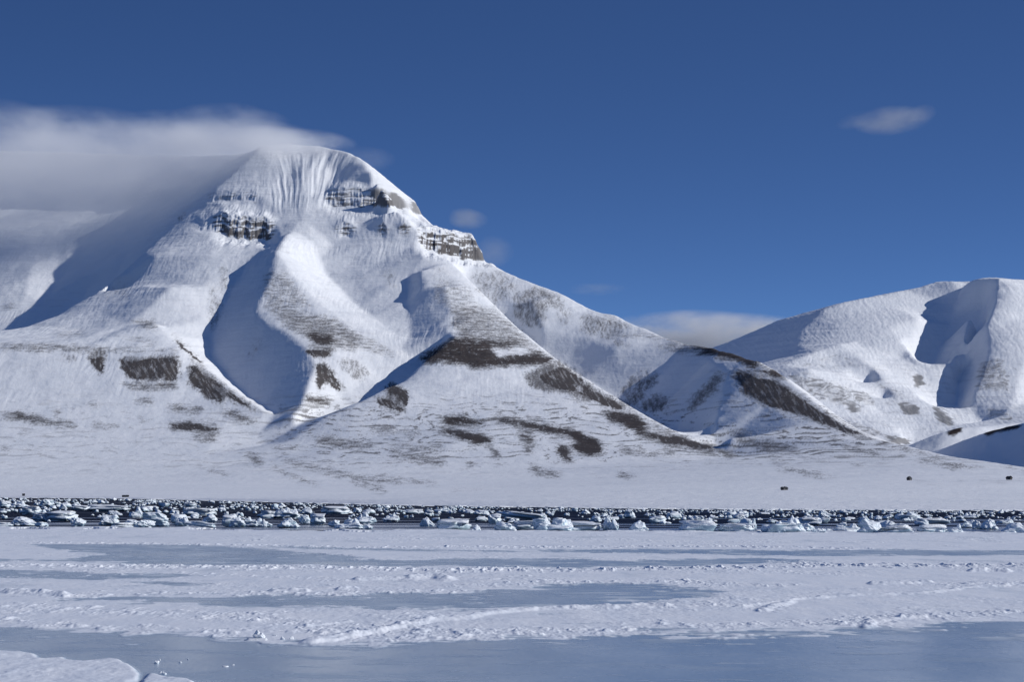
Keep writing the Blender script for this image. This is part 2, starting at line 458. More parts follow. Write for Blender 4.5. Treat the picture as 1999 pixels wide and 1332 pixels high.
ROCK_SHADE_F = [ # running down the slope; a few patches paint in shade
 (H(115,690,147,692,150,709,118,703),.6),(H(172,682,210,680,205,710,206,738,190,727,174,706),.88),(H(230,699,346,693,352,735,342,747,255,744,234,716),1.0),
 (H(370,708,386,712,442,780,436,792,400,777,364,746),.96),(H(375,706,402,722,462,769,514,806,505,809,450,782,400,747),.9),(H(322,638,362,672,402,711,395,714,350,682),.62),
 (H(615,708,640,708,672,760,667,770,640,747,622,768,613,742),.95),(H(655,698,702,704,728,735,700,747,668,722),.62),(H(500,658,516,668,490,702,474,706),.42),  # last patch: shading streaks painted in as dark cover
 (H(755,743,775,750,800,768,797,797,775,782,753,771),1.0),(H(733,770,765,775,797,800,790,810,760,803,733,792),.78),
 (H(1018,735,1050,718,1090,703,1122,724,1162,758,1202,779,1232,801,1210,803,1170,792,1130,772,1080,767,1045,762),.97),(H(1100,763,1152,773,1152,792,1130,790),.62),
 (H(1040,556,1090,572,1105,592,1070,602,1062,642,1030,642,1000,612,1000,582),.62),(H(1130,613,1200,618,1244,640,1200,652,1244,684,1210,677,1170,657,1133,652),.58),
 (H(918,528,980,528,1022,570,970,592,928,572),.46),(H(1085,590,1125,600,1110,640,1085,630),.4),
 (H(1422,723,1470,722,1522,743,1602,799,1662,838,1712,857,1650,849,1580,818,1500,797,1450,772),1.0),
 (H(1398,727,1420,727,1392,771,1352,806,1338,796,1364,760),.85),(H(1278,724,1288,736,1242,791,1220,797,1208,790),.85),(H(1278,768,1308,778,1302,801,1260,807,1243,801),.86),  # first patch paints the shade on the dark spur's left flank
 (H(1222,745,1258,718,1266,724,1226,766,1203,772),.72),(H(1345,850,1353,850,1350,862,1343,862),.6),(H(1600,815,1680,846,1740,866,1690,860,1620,836),.8),
 (H(408,560,422,560,420,650,406,650),.55),(H(428,510,446,520,444,590,430,570),.55),(H(404,515,412,520,410,560,402,560),.45),(H(350,418,366,412,356,432,346,437),.9),
 (H(845,515,870,520,900,560,930,600,880,590,840,560),.3),(H(200,560,262,552,255,592,190,592),.3),(H(745,525,770,520,775,570,755,560),.42),
 (H(940,560,1010,640,1050,690,1020,670,960,600),.5),(H(660,600,700,640,760,690,700,670),.25),(H(425,580,440,600,425,640,415,620),.4),
]
HOLES = [(H(960,682,1030,678,1042,690,970,698),0),(H(1468,710,1500,710,1518,722,1490,724),0.1),(H(1468,728,1500,732,1512,742,1476,739),0.25),(H(1125,752,1140,756,1140,766,1126,764),.1)]
CLIFF = [(H(632,350,720,345,790,395,790,430,760,430,640,410),1.0),(H(806,380,835,388,838,436,806,428),.8),(H(405,372,505,374,510,404,405,402),.5),
 (H(425,405,530,405,535,480,425,480),1.0),(H(388,410,425,410,425,462,388,450),.3),(H(655,418,692,418,694,456,655,456),.7),(H(738,422,760,422,760,458,738,458),.6),(H(780,420,802,420,802,455,780,455),.85),
 (H(816,428,950,440,960,520,830,520),1.15)]
map_h = cover_map([p for p in ROCK_H], HOLES, 3)
map_f = cover_map([p for p in ROCK_SHADE_F], HOLES, 3)
ROCK_S = [ # the barest ground, sharply edged
 H(234,703,262,706,290,700,344,698,348,730,340,744,300,740,258,741,240,722),H(178,700,202,696,204,712,200,732,190,722,178,708),
 H(374,712,384,716,405,742,436,776,430,788,400,772,368,744),H(400,728,450,766,505,806,500,806,450,778,410,745),H(336,655,362,678,400,712,395,712,350,676),
 H(757,744,772,752,799,768,796,796,778,783,756,768),H(735,776,760,780,792,802,786,806,760,798,736,788),
 H(618,712,636,712,655,735,668,766,655,762,638,742,622,764,616,738),
 H(1432,726,1468,730,1522,750,1600,803,1660,838,1700,853,1650,846,1580,816,1502,794,1455,768),
 H(1095,715,1125,732,1160,762,1198,782,1226,800,1200,800,1165,786,1125,766,1090,760,1060,748,1050,735),
 H(1172,806,1235,810,1262,832,1230,836,1195,820),H(1250,842,1330,856,1400,874,1380,878,1300,866),H(1000,820,1060,830,1130,845,1170,862,1120,852,1040,838),
 H(1120,868,1172,870,1180,884,1150,889,1122,878),H(862,818,900,815,955,828,920,830,875,826),H(850,840,900,842,945,852,962,864,930,866,885,850),
 H(1092,870,1108,874,1106,888,1120,903,1100,898,1088,882),H(1400,690,1440,690,1500,710,1535,738,1500,733,1440,702),H(330,830,380,826,440,841,400,842,340,838),
 H(885,690,960,680,1070,700,1070,708,1000,712,920,714),H(590,682,648,684,640,700,612,698),H(605,655,645,660,640,674,612,670)]
map_s = cover_map([(p, 1.0) for p in ROCK_S], HOLES, 1)
map_c = cover_map(CLIFF, (), 4)

def detail_main(X, Y, Z, PX):
    PY = HY - (Z - EYE) / Y * F
    h = sstep(6, 60, Z); hi = sstep(80, 300, Z)
    far = sstep(5600, 6300, Y)
    # broad relief, then wind-packed roughness
    Z = np.where(Y < shore_Y(PX) - 45, -3.0, Z)
    Z = Z + h * (4.5 * fbm(X / 170, Y / 170, 3, 1) * hi + 1.8 * fbm(X / 55, Y / 55, 3, 4)) * (0.35 + 0.65 * hi)
    Z = Z + sstep(2, 30, Z) * 0.5 * fbm(X / 30, Y / 60, 3, 6)
    wx = X + 10 * pn(X / 80, Z / 60, 9)
    # flutes down the summit face
    fl = sstep(690, 760, Z) * (1 - sstep(880, 915, Z)) * sstep(-760, -700, X) * (1 - sstep(5980, 6060, Y))
    fl = fl * sstep(-640, -590, X) * (1 - sstep(-435, -405, X))
    Z = Z + fl * (2.5 * pn((X + 515) * (1 + 0.0045 * (900 - Z)) / 16 + .5 * pn(X / 60, Z / 60, 2), Z / 200, 3) * (.6 + .9 * pn(X / 70, Z / 300, 5)) + 0.7 * pn((X + 515) * (1 + 0.0045 * (900 - Z)) / 6, Z / 60, 8))
    # small ribs on every steep slope
    rm = sstep(-.1, .5, fbm(X / 180, Y / 180, 2, 18))
    Z = Z + hi * (0.15 + .8 * rm) * fbm(wx / 9, Z / 60, 3, 12) * .8 + hi * (0.12 + .25 * rm) * fbm(wx / 3.5, Z / 30, 2, 15)
    sl = sstep(-.15, .35, fbm(X / 130, Y / 130, 2, 19))
    Z = Z + hi * .2 * fbm(X / 8, Y / 8, 3, 13, .6) + hi * sl * .55 * (.35 - np.abs(pn(wx / 13 + .5 * pn(X / 40, Z / 40, 14), Z / 75, 16)))
    # strata steps
    st = pn(X / 260, Z / 11, 21) + 0.6 * pn(X / 120, Z / 5, 22)
    Z = Z + hi * 0.5 * st
    # cliff bands
    C = sample_map(map_c, PX, PY)
    prox = 0 * Z
    for (zb, slope, Hc, sd_, ba) in ((736, -0.06, 24, 31, 0.45), (622, -0.085, 34, 37, 1.0)):
        u = Z + slope * -1 * (X + 130) - zb
        lft = 1 - sstep(-520, -440, X)
        bt = ba * ((10 + 10 * lft) * pn(X / 24, Y / 220, sd_) + 3.5 * pn(X / 11, Y / 90, sd_ + 1)) * (1 - .35 * lft) + 3 * pn(X / 5, Y / 30, sd_ + 2)
        q = u + bt
        up = sstep(-9, 5, q) * 0.52 + sstep(6, 15, q) * 0.28 + sstep(16, 25, q) * 0.2
        prox = np.maximum(prox, sstep(-14, -6, q) * (1 - sstep(16, 30, q + 6 * pn(X / 14, Z / 20, sd_ + 5))))
        S = (up - 0.6) * (1 - sstep(14, 60, q)) * sstep(-70, -6, q)
        Z = Z + C * Hc * S
    # slope-driven rock
    dzy = np.gradient(Z, axis=0) / np.gradient(Y, axis=0)
    dzx = np.gradient(Z, axis=1) / np.gradient(X, axis=1)
    g = np.sqrt(dzx ** 2 + dzy ** 2)
    PY = HY - (Z - EYE) / Y * F
    # cover of bare ground, including the painted shade patches
    PXj = PX + 9 * fbm(X / 30, Z / 12, 3, 41) + 6 * fbm(X / 6, Z / 3, 2, 42); PYj = PY + 5 * fbm(X / 22, Z / 8, 3, 43) + 2 * pn(X / 4, Z / 2, 44)
    dh = sample_map(map_h, PXj, PYj) * 1.2; df = sample_map(map_f, PXj, PYj) * .78
    near = np.clip(4800 / Y, 1, 2.2)
    nh = 0.5 * fbm(X * near / 24 + .6 * pn(X / 40, Z / 9, 50), (Z * 3 + Y * 0.05 + 4 * pn(X / 18, Z / 20, 49)) * near / 14, 4, 51, 0.68)
    sx = X + 0.35 * Z
    nf = 0.45 * fbm(X * near / 8 + .8 * pn(X / 30, Z / 25, 60), Z / 22, 4, 61, 0.65)
    nfr = 0.40 * fbm((X + Z * 0.9) / 6, Z / 60, 4, 66, 0.6)
    rgt = sstep(1300, 1450, PX)
    nf = nf * (1 - rgt) + nfr * rgt
    gr = 0.42 * fbm(X * near / 4.2, Z * near / 2.4, 3, 71, .75)
    r = np.maximum(sstep(-0.42, 0.40, dh - 0.5 + nh * 1.3 + gr) * sstep(.02, .35, dh) * (.82 + .18 * sstep(.5, .9, dh)), sstep(-0.42, 0.32, df - 0.5 + nf * 1.2 + gr) * sstep(.02, .35, df) * .85)
    ds = sample_map(map_s, PX + .45 * (PXj - PX), PY + .45 * (PYj - PY))
    r = np.maximum(r, sstep(-.10, .14, ds - .5 + .45 * fbm((X + .5 * Z) * near / 5, Z * near / 7, 4, 75, .7)) * sstep(.02, .2, ds) * .97 * (1 - .8 * sstep(.08, .36, fbm((X + .6 * Z) * near / 7, (Z - .2 * X) * near / 26, 4, 78, .7))))
    # wind-bared streaks among the larger patches
    ws = fbm(X / 55 + 2.0 * pn(X / 70, Z / 25, 90), (Z * 3 + Y * .12 + 22 * pn(X / 60, Z / 30, 96)) / 22, 5, 94, .66) + .12 * pn(X / 300, Z / 90, 97)
    zone = sstep(35, 80, Z) * (1 - sstep(150, 230, Z)) * sstep(500, 620, PX + 0) * .6 + sstep(25, 60, Z) * (1 - sstep(140, 240, Z)) * .35
    r = np.maximum(r, sstep(.07, .34, ws + .35 * gr) * np.clip(zone, 0, .9) * .9)
    cs = sstep(1.0, 1.7, g - .30 + .15 + 1.3 * pn(X / 70, Z / 4.2 + pn(X / 30, Y / 60, 84), 81) + 0.8 * fbm(X / 13, Z / 8, 3, 82)) * sstep(.05, .5, C) * (1 - far) * prox
    r = np.maximum(r, cs * 0.95)
    # thin windblown dusting of debris
    du = sstep(.12, .5, fbm(X / 60, Z / 10, 5, 91, 0.6)) * 0.10 * hi * sstep(4400, 4700, Y) * (1 - far)
    r = np.clip(np.maximum(r * 0.97, du), 0, 1)
    return Z, {'rock': r}

_y = np.arange(900.0, 9000.0, 5.0)                   # row spacing eases from 3 m on the faces to coarser far and near
_sp = np.interp(_y, [900, 2500, 3900, 4300, 5300, 5600, 5850, 6200, 7000, 9000], [6, 13, 7, 3.0, 2.8, 1.6, 1.6, 4, 11, 16])
_c = np.cumsum(5.0 / _sp)
ys = np.interp(np.arange(_c[0], _c[-1], 1.0), _c, _y)
me = fan_terrain('mountain', fit_main, -170, 2170, 1760, ys, detail_main, pts=P3)
mat_main = mountain_mat('mountain_snow_rock')
mountain = tag(link('mountain', me, mat_main), 'big snowy pyramid mountain with dark cliff bands, spurs and a white foreland', kind='structure')
print('main done', len(P3))

# ------------------------------------------------------------------ mountain behind at right
RL = [
 [(1280,705,10000),(1380,676,9640),(1450,655,9430),(1520,624,9300),(1560,619,9150),(1605,606,9000),(1650,590,9050),(1700,580,9100),(1770,568,9200),(1830,550,9300),(1880,547,9100),(1945,544,8900),(2000,546,9000),(2200,562,9200)],
 [(1605,606,9000),(1615,628,8900),(1650,655,8700),(1700,692,8450),(1770,755,8150),(1830,800,7900),(1870,830,7700)],
 [(1640,672,8500),(1590,688,8380),(1530,714,8250)],[(1640,672,8500),(1700,715,8250),(1740,765,8050),(1790,830,7700),(1780,868,7500)],
 [(1620,700,8350),(1670,745,8120),(1715,800,7850),(1760,850,7500)],
 [(1945,544,8900),(1940,590,8700),(1925,640,8500),(1930,680,8350),(1918,725,8200),(1900,770,8050),(1903,810,7900),(1925,832,7800)],
 [(1897,612,8760),(1885,660,8570),(1855,705,8420),(1840,735,8340),(1842,780,8200)],
 [(1890,555,9150),(1860,600,9050),(1850,650,8880),(1825,700,8700),(1815,750,8500)],
 [(1925,600,8950),(1900,690,8680),(1868,760,8450),(1868,826,8050)],
 [(1735,640,8750),(1790,700,8450),(1800,755,8250)],
]
RP = [(1450,690,9134),(1450,720,8896),(1400,700,9316),(1400,720,9151),(1520,665,8967),(1520,700,8703),(1560,650,8886),(1560,680,8662),(1580,720,8050),(1560,765,7850),(1650,770,7900),(1700,830,7600),(1600,820,7650),(1500,760,7900),(1750,600,9000),(1790,620,8850),
 (1700,760,8200),(1725,780,8050),(1820,800,8050),(1999,700,8250),(1985,760,8050),(1970,800,7800),(1999,620,8600),(2200,650,8400),(2200,800,7700),(2060,720,8200),(2030,780,8050),
 (1500,870,7000),(1700,885,6900),(1999,860,6900),(2200,860,6900),(1300,850,7500),(1300,760,8500),(1780,660,8700),(1760,700,8500)]
rr = []
for L in RL: rr += [world(*p) for p in densify(L)]
rr += [world(*p) for p in RP]
for (a, b, y) in RL[0]:
    X, Y, Z = world(a, b, y); rr.append((X, Y + 900, Z * 0.8)); rr.append((X + 100, Y + 2200, Z * 0.4))
seen = set(); Q3 = []
for p in rr:
    k = (round(p[0] / 10), round(p[1] / 10))
    if k not in seen: seen.add(k); Q3.append(p)
fit_r = rbf_fit(Q3, 1.0)
RR_H = [(H(1535,728,1600,735,1650,770,1690,805,1600,785,1545,755),.42),(H(1600,735,1700,765,1720,800,1660,790),.4),(H(1650,790,1685,800,1660,808),.72),
 (H(1750,790,1795,796,1802,812,1768,812),.74),(H(1778,733,1802,730,1810,752,1788,760),.66),(H(1905,705,1960,695,1978,765,1930,765,1903,772),.42),(H(1925,795,1980,805,1980,825,1925,820),.4),
 (H(1725,850,1785,860,1765,870,1735,863),.85),(H(1540,715,1640,680,1700,730,1650,720,1580,722),.3),(H(1700,735,1760,760,1800,800,1740,790),.36),(H(1600,800,1700,830,1760,862,1680,850),.42)]
RR_F = [(H(1818,788,1842,800,1872,830,1850,834,1824,817),.82),(H(1700,725,1760,770,1740,765),.5),(H(1940,680,1999,730,1990,740),.5)]
mrh = cover_map(RR_H, (), 2); mrf = cover_map(RR_F, (), 2)
def detail_right(X, Y, Z, PX):
    hi = sstep(60, 260, Z)
    Z = Z + hi * (4 * fbm(X / 260, Y / 260, 3, 101) + 2 * fbm(X / 70, Y / 70, 3, 104))
    Z = Z + hi * 2.0 * sstep(-.1, .4, fbm(X / 300, Y / 300, 2, 109)) * (.35 - np.abs(pn((X + .5 * Z) / 34 + pn(X / 90, Z / 60, 108), Z / 200, 110))) + hi * 1.0 * fbm((X + 14 * pn(X / 60, Z / 50, 7)) / 15, Z / 70, 3, 112) + hi * .8 * fbm((X - Z * .5) / 11, Z / 12, 3, 118) + hi * 1.1 * (pn(X / 300, Z / 14, 121) + 0.6 * pn(X / 150, Z / 7, 122))
    PY = HY - (Z - EYE) / Y * F
    PXj = PX + 5 * pn(X / 30, Z / 14, 141); PYj = PY + 3 * pn(X / 22, Z / 9, 143)
    dh = sample_map(mrh, PXj, PYj) * 1.3; df = sample_map(mrf, PXj, PYj)
    nh = 0.5 * fbm(X / 38 + 1.5 * pn(X / 60, Z / 30, 150), Z / 13 + pn(X / 50, Z / 40, 152), 5, 151, 0.7); nf = 0.45 * fbm((X + Z) / 12, Z / 60, 4, 161, 0.6)
    r = np.maximum(sstep(-.2, .2, dh - .55 + nh) * sstep(.05, .3, dh), sstep(-.2, .2, df - .55 + nf) * sstep(.05, .3, df))
    du = sstep(.05, .5, fbm(X / 70, Z / 9, 5, 191, 0.6)) * 0.20 * hi * sstep(0, 120, 560 - Z)
    return Z, {'rock': np.clip(np.maximum(r * .7, du), 0, 1)}
me = fan_terrain('mountain', fit_r, 1250, 2250, 760, np.concatenate([np.linspace(6800, 9450, 560)[:-1], np.linspace(9450, 11500, 60)]), detail_right, pts=Q3)
tag(link('mountain', me, mountain_mat('far_mountain_snow_rock', 1.6)), 'rounded snowy mountain farther back at right with shaded hollows', kind='structure')

# ------------------------------------------------------------------ two low hills at the right edge, plus an added unseen peak that shades them
HL = [[(1690,905,5250),(1770,874,5200),(1800,855,5200),(1850,834,5200),(1900,829,5220),(1940,827,5250),(1999,824,5300),(2150,812,5400),(2400,790,5500)]]
HP = []
hl2 = [[(1700,912,4300),(1740,905,4300),(1810,884,4250),(1870,863,4200),(1920,846,4150),(1960,836,4120),(1999,828,4100),(2080,790,4050),(2200,690,3950),(2400,560,3850),(2600,490,3800),(2800,520,3800)]]  # stations past the right edge: unseen peak added to cast shade on the hills
def build_hill(lines, pts, px0, px1, n, ys, seed, mapx):
    q = []
    for L in lines:
        D = [world(*p) for p in densify(L, 24)]
        q += D
        for X, Y, Z in D:
            q.append((X - 30, Y - 150 - Z * 1.2, 4)); q.append((X, Y - 700, 0)); q.append((X + 60, Y + 500, Z * .6)); q.append((X + 100, Y + 1000, Z * .3))
    q += [world(*p) for p in pts]
    s = set(); q2 = []
    for p in q:
        k = (round(p[0] / 14), round(p[1] / 14))
        if k not in s: s.add(k); q2.append(p)
    fit = rbf_fit(q2, 1.0)
    def det(X, Y, Z, PX):
        Z = Z + 3 * fbm(X / 90, Y / 90, 4, seed) + 1.2 * fbm(X / 16, Y / 16, 3, seed + 3)
        PY = HY - (Z - EYE) / Y * F
        d = sample_map(mapx, PX + 4 * pn(X / 20, Y / 20, 3), PY + 2 * pn(X / 14, Z / 9, 5))
        r = sstep(-.16, .16, d - .5 + .4 * fbm((X - Z) / 14, Z / 9, 4, seed + 9)) * sstep(.05, .3, d)
        return Z, {'rock': r}
    return fan_terrain('hill', fit, px0, px1, n, ys, det, pts=q2, mixt=.8)
mh = cover_map([(H(1838,834,1885,828,1875,852,1850,852),.75),(H(1790,858,1830,845,1840,852,1800,866),.4)], (), 2)
mh2 = cover_map([(H(1908,842,1950,830,2010,826,1985,840,1925,852),.8)], (), 2)
tag(link('hill', build_hill(HL, HP, 1640, 2450, 330, np.linspace(4500, 6300, 260), 201, mh), mountain_mat('far_hill_snow_rock')), 'low snowy hill with a rocky crest below the far mountain', kind='structure')
tag(link('hill', build_hill(hl2, [], 1680, 2850, 470, np.linspace(3100, 5100, 300), 231, mh2), mountain_mat('near_hill_snow_rock')), 'shaded snowy hill running off the right edge to an added unseen peak', kind='structure')
# ------------------------------------------------------------------ frozen fjord in the foreground
EDGE = [(-200,1029),(0,1030),(400,1032),(640,1035),(700,1036),(1200,1038),(1999,1041),(2200,1042)]
def edge_Y(px):
    return EYE * F / (np.interp(px, [e[0] for e in EDGE], [e[1] for e in EDGE]) - HY)
BARE = [ # smooth bare ice between the drifted snow
 H(-200,1226,0,1224,120,1229,300,1239,480,1250,560,1259,650,1260,720,1252,860,1256,1000,1250,1200,1246,1450,1246,1600,1237,1750,1229,1999,1217,2200,1212,2200,1400,-200,1400),
 H(60,1168,250,1168,420,1166,700,1162,900,1160,980,1150,1050,1143,1200,1140,1330,1145,1420,1158,1340,1172,1250,1181,1000,1188,700,1190,500,1188,350,1180,200,1176),
 H(40,1064,250,1063,400,1066,560,1076,680,1086,700,1096,640,1104,450,1104,260,1105,240,1096,100,1094,210,1084,120,1074),
 H(500,1066,700,1071,1000,1077,1000,1080,700,1074,520,1070),
 H(1050,1074,1350,1073,1500,1075,1700,1074,2200,1076,2200,1085,1999,1085,1600,1087,1350,1084,1050,1079),
 H(640,1092,800,1093,1000,1091,1200,1096,1500,1090,1620,1096,1350,1107,1000,1108,640,1107),
 H(-200,1112,0,1113,150,1117,300,1122,430,1124,300,1131,100,1133,-200,1130),
 H(240,1140,420,1137,440,1142,300,1146),H(-200,1092,130,1093,200,1096,-200,1100),
 H(1230,1226,1450,1233,1600,1236,1590,1240,1400,1240,1230,1238),H(1560,1228,1690,1224,1850,1223,1840,1228,1700,1232),
]
FLOE = H(-200,1262,0,1273,60,1282,150,1296,232,1299,250,1307,262,1316,250,1332,240,1400,-200,1400)
MOUNDS = [H(238,1330,262,1318,272,1317,268,1335,240,1345), H(276,1335,292,1318,320,1326,360,1330,380,1336,380,1400,268,1400)]
CRACK = [H(20,1032,60,1030,92,1032,88,1035,30,1035),H(155,1032,230,1032,228,1035,170,1034),H(370,1033,500,1031,640,1034,640,1038,500,1036,380,1036),
 H(640,1036,760,1038,700,1040,650,1038)]
RUB = [ # polylines of broken snow: (points, half width in rows, height m)
 (H(-200,1106,0,1106,300,1107,640,1111,900,1115,1300,1112,1610,1107,2200,1106), 3.5, .42),
 (H(-200,1156,0,1158,100,1165,350,1160,650,1162,900,1156), 4, .22),
 (H(880,1146,1100,1139,1330,1137,1460,1146,1560,1146), 3.5, .22),
 (H(0,1127,300,1122,420,1123,640,1132,700,1134), 3, .16),
 (H(-200,1192,0,1192,250,1196,480,1210,650,1226,900,1238,1150,1240), 9, .20),
 (H(-200,1214,0,1214,250,1226,470,1243), 5, .18),
 (H(600,1232,800,1246,950,1244,1100,1236,1250,1232), 7, .26),
 (H(1300,1188,1400,1182,1480,1190), 6, .2),(H(1400,1170,1520,1186), 6, .14),
 (H(1280,1222,1500,1222,1700,1218,1720,1226), 6, .18),(H(1680,1210,1800,1203,1999,1200,2200,1198), 7, .26),
 (H(60,1062,250,1062,500,1066,700,1071), 2, .3),(H(700,1070,1100,1069,1350,1068,1700,1072), 2, .3),
 (H(500,1052,1100,1054,1500,1062), 3, .12),(H(560,1168,700,1158,820,1160), 4, .2),(H(1500,1098,1620,1104), 3, .4),
]
BERM = [ # smooth raised drifts
 (H(598,1257,640,1250,700,1238,790,1222,860,1212,930,1204,1000,1196,1120,1190,1300,1184), 2.6, .24),
 (H(1440,1188,1500,1180,1560,1172,1640,1165,1790,1160,1900,1150,2050,1141), 1.6, .16),(H(1490,1192,1540,1178), 2.5, .2),
 (H(700,1134,760,1131,800,1132), 2.2, .30),(H(800,1131,825,1127,850,1126,868,1132), 3.5, .40),
 (H(1705,1141,1750,1141,1810,1139), 2.0, .26),(H(1900,1116,1935,1115,1965,1116), 1.8, .36),(H(535,1156,595,1155), 1.8, .26),(H(665,1152,690,1150), 1.8, .26),
 (H(20,1158,60,1160,120,1164), 3, .30),(H(600,1225,680,1215), 1.5, .1),(H(1690,1225,1700,1216,1800,1205), 2.5, .14),
]
nc, nr_ = 1900, 820
pxs = np.linspace(-150, 2150, nc)
ey = edge_Y(pxs)
t = np.concatenate([np.linspace(0, 1, nr_), [1.0003, 1.004]])[:, None]
Y = 86.0 * (ey[None] / 86.0) ** t
X = (pxs[None] - CX) / F * Y
jag = 5 * fbm(X / 9, X * 0, 4, 301)
Y = Y + jag * sstep(0.96, 1.0, t)
PX = np.broadcast_to(pxs, Y.shape)
PY = HY + EYE * F / Y
ppm = F / Y                                   # photo pixels per metre across
jx = (2.0 * fbm(X / 3.0, Y / 7, 3, 311) + 0.5 * fbm(X / .7, Y / 2, 2, 312)) * ppm
jy = 6.0 * fbm(X / 8, Y / 14, 3, 315) * ppm * EYE / Y + 10 * fbm(X / 2, Y / 5, 3, 316) * ppm * EYE / Y + .8 * fbm(X / 20, Y / 30, 2, 317)
bare = np.zeros(Y.shape, bool)
for p in BARE: bare |= in_poly(PX + jx, PY + jy, p)
floe = in_poly(PX + jx * .45, PY + jy * .3, FLOE)
for p in MOUNDS: floe |= in_poly(PX + jx * .08, PY + jy * .06, p)
def blur_x(a, r):
    p = np.pad(a, [(0, 0), (r + 1, r)], mode='edge'); c_ = np.cumsum(p, axis=1)
    return (c_[:, 2 * r + 1:2 * r + 1 + a.shape[1]] - c_[:, :a.shape[1]]) / (2 * r + 1)
snow_s = blur((~bare).astype(float), 2, 2)
wide = blur_x(blur_x(blur((~bare).astype(float), 5, 2), 40), 25)
strk = fbm(X / 5.0, Y / 3.2, 5, 319, .62) + .5 * fbm(X / 4, Y / .9, 4, 320, .6)
snow = sstep(.28, .66, snow_s * .35 + wide * .65 + strk * 1.05)
snow = snow * (1 - .75 * sstep(1258, 1272, PY))
snow = np.maximum(snow, blur(floe.astype(float), 2, 2))
# patchy film of snow on the smooth ice and thin spots in the cover
pat = fbm(X / 9, Y / 34, 4, 321, .6)
film_ = .42 * sstep(.0, .42, fbm(X / 7, Y / 5, 5, 325, .62)) + .12 * sstep(-.3, .4, fbm(X / 30, Y / 40, 3, 327))
film_ = film_ * (1 - .8 * sstep(1238, 1262, PY))
snow_k = 1 - .6 * sstep(1262, 1275, PY)
snowc = np.clip(np.maximum(snow * (1 - .35 * sstep(.22, .5, pat) * (PY < 1215)), film_), 0, 1)
def pl_dist(px, py, line, asp=.22):
    d = np.full(px.shape, 1e9)
    for (x0, y0), (x1, y1) in zip(line[:-1], line[1:]):
        ax, ay = x0 * asp, y0; bx, by = x1 * asp - ax, y1 - ay
        s_ = np.clip(((px * asp - ax) * bx + (py - ay) * by) / (bx * bx + by * by + 1e-9), 0, 1)
        d = np.minimum(d, np.hypot(px * asp - ax - s_ * bx, py - ay - s_ * by))
    return d
lump = sstep(0.0, .55, fbm(X / 1.3, Y / 2.6, 3, 331)) * .75 + sstep(.05, .4, fbm(X / .45, Y / .8, 2, 335)) * .25
lumpf = sstep(0.0, .5, fbm(X / .8, Y / 6, 3, 338))
farm = np.clip(Y / 220, 0, 1)
rub = np.zeros(Y.shape); brm = np.zeros(Y.shape)
for line, wd, hh in RUB:
    m_ = (PY > min(p[1] for p in line) - 4 * wd) & (PY < max(p[1] for p in line) + 4 * wd)
    d = np.zeros(Y.shape); d[m_] = 1 - sstep(0, 1.7 * wd, pl_dist(PX[m_], (PY + jy * .7)[m_], line))
    rub = np.maximum(rub, d * hh)
for line, wd, hh in BERM:
    m_ = (PY > min(p[1] for p in line) - 4 * wd) & (PY < max(p[1] for p in line) + 4 * wd)
    d = np.zeros(Y.shape); d[m_] = 1 - sstep(0, 1.8 * wd, pl_dist(PX[m_], (PY + jy * .25)[m_], line))
    brm = np.maximum(brm, d * hh)
calm = .3 + .95 * sstep(-.25, .3, fbm(X / 16, Y / 26, 3, 348))
Z = 0.012 * fbm(X / 3, Y / 6, 3, 341) * (1 - snow)
Z = Z + snow * (0.05 + calm * 0.055 * fbm(X / 2.5, Y / 4, 5, 345, .6) + 0.10 * fbm(X / 14, Y / 22, 3, 346))
Z = Z + .8 * np.maximum(rub * (lump * (1 - farm * .5) + lumpf * farm * .5) * (0.45 + .55 * snow), 0) + brm * (.75 + .5 * fbm(X / .9, Y / 1.6, 3, 351))
Z = Z + blur(floe.astype(float), 4, 2) * (.12 + .07 * fbm(X / 2.2, Y / 3, 4, 355, .6) + .03 * lump)
Z = Z + calm * snow * .11 * lump * sstep(.0, .4, fbm(X / 9, Y / 15, 3, 357)) + calm * snow * .025 * fbm(X / .5, Y / 1.4, 3, 359)
snowc = np.clip(np.maximum(snowc, np.maximum(sstep(.02, .09, rub * lump), sstep(.05, .12, brm))), 0, 1)
crk = np.zeros(Y.shape, bool)
for p in CRACK: crk |= in_poly(PX + jx, PY + jy * .6, p)
Z = Z + 0.25 * sstep(.93, .999, np.broadcast_to(t, Y.shape)) * sstep(-.2, .5, fbm(X / 7, Y / 9, 3, 361))
Z = np.where(crk, -.6, Z)
Z[-1] = -.9
me = grid_mesh('frozen_fjord', X, Y, Z, {'snow': snowc})
m, tt, b = new_mat('sea_ice')
at = tt.nodes.new('ShaderNodeAttribute'); at.attribute_name = 'snow'
iv = n_map(tt, (0.16, 0.05, 1))
i1 = n_noise(tt, iv, 1.0, 6, .6)
ice = n_ramp(tt, i1.outputs['Fac'], [(.3, (.27, .36, .46)), (.5, (.34, .43, .52)), (.72, (.45, .53, .60))])
i2 = n_noise(tt, n_map(tt, (0.5, 0.1, 1)), 1.0, 5, .65)
sn = n_ramp(tt, i2.outputs['Fac'], [(.3, (.74, .78, .84)), (.65, (.86, .875, .90))])
tt.links.new(n_mix(tt, at.outputs['Fac'], ice.outputs['Color'], sn.outputs['Color']), b.inputs['Base Color'])
rr_ = n_ramp(tt, at.outputs['Fac'], [(0, (.20,) * 3), (.45, (.75,) * 3)])
tt.links.new(rr_.outputs['Color'], b.inputs['Roughness'])
b.inputs['Specular IOR Level'].default_value = .45
bn = n_noise(tt, n_map(tt, (2.2, .8, 1)), 1.0, 5, .6)
bu = tt.nodes.new('ShaderNodeBump'); bu.inputs['Strength'].default_value = .5; bu.inputs['Distance'].default_value = .03
tt.links.new(bn.outputs['Fac'], bu.inputs['Height']); tt.links.new(bu.outputs['Normal'], b.inputs['Normal'])
tag(link('frozen_fjord', me, m), 'flat sea ice with drifted snow bands and smooth bluish bare patches', kind='structure')

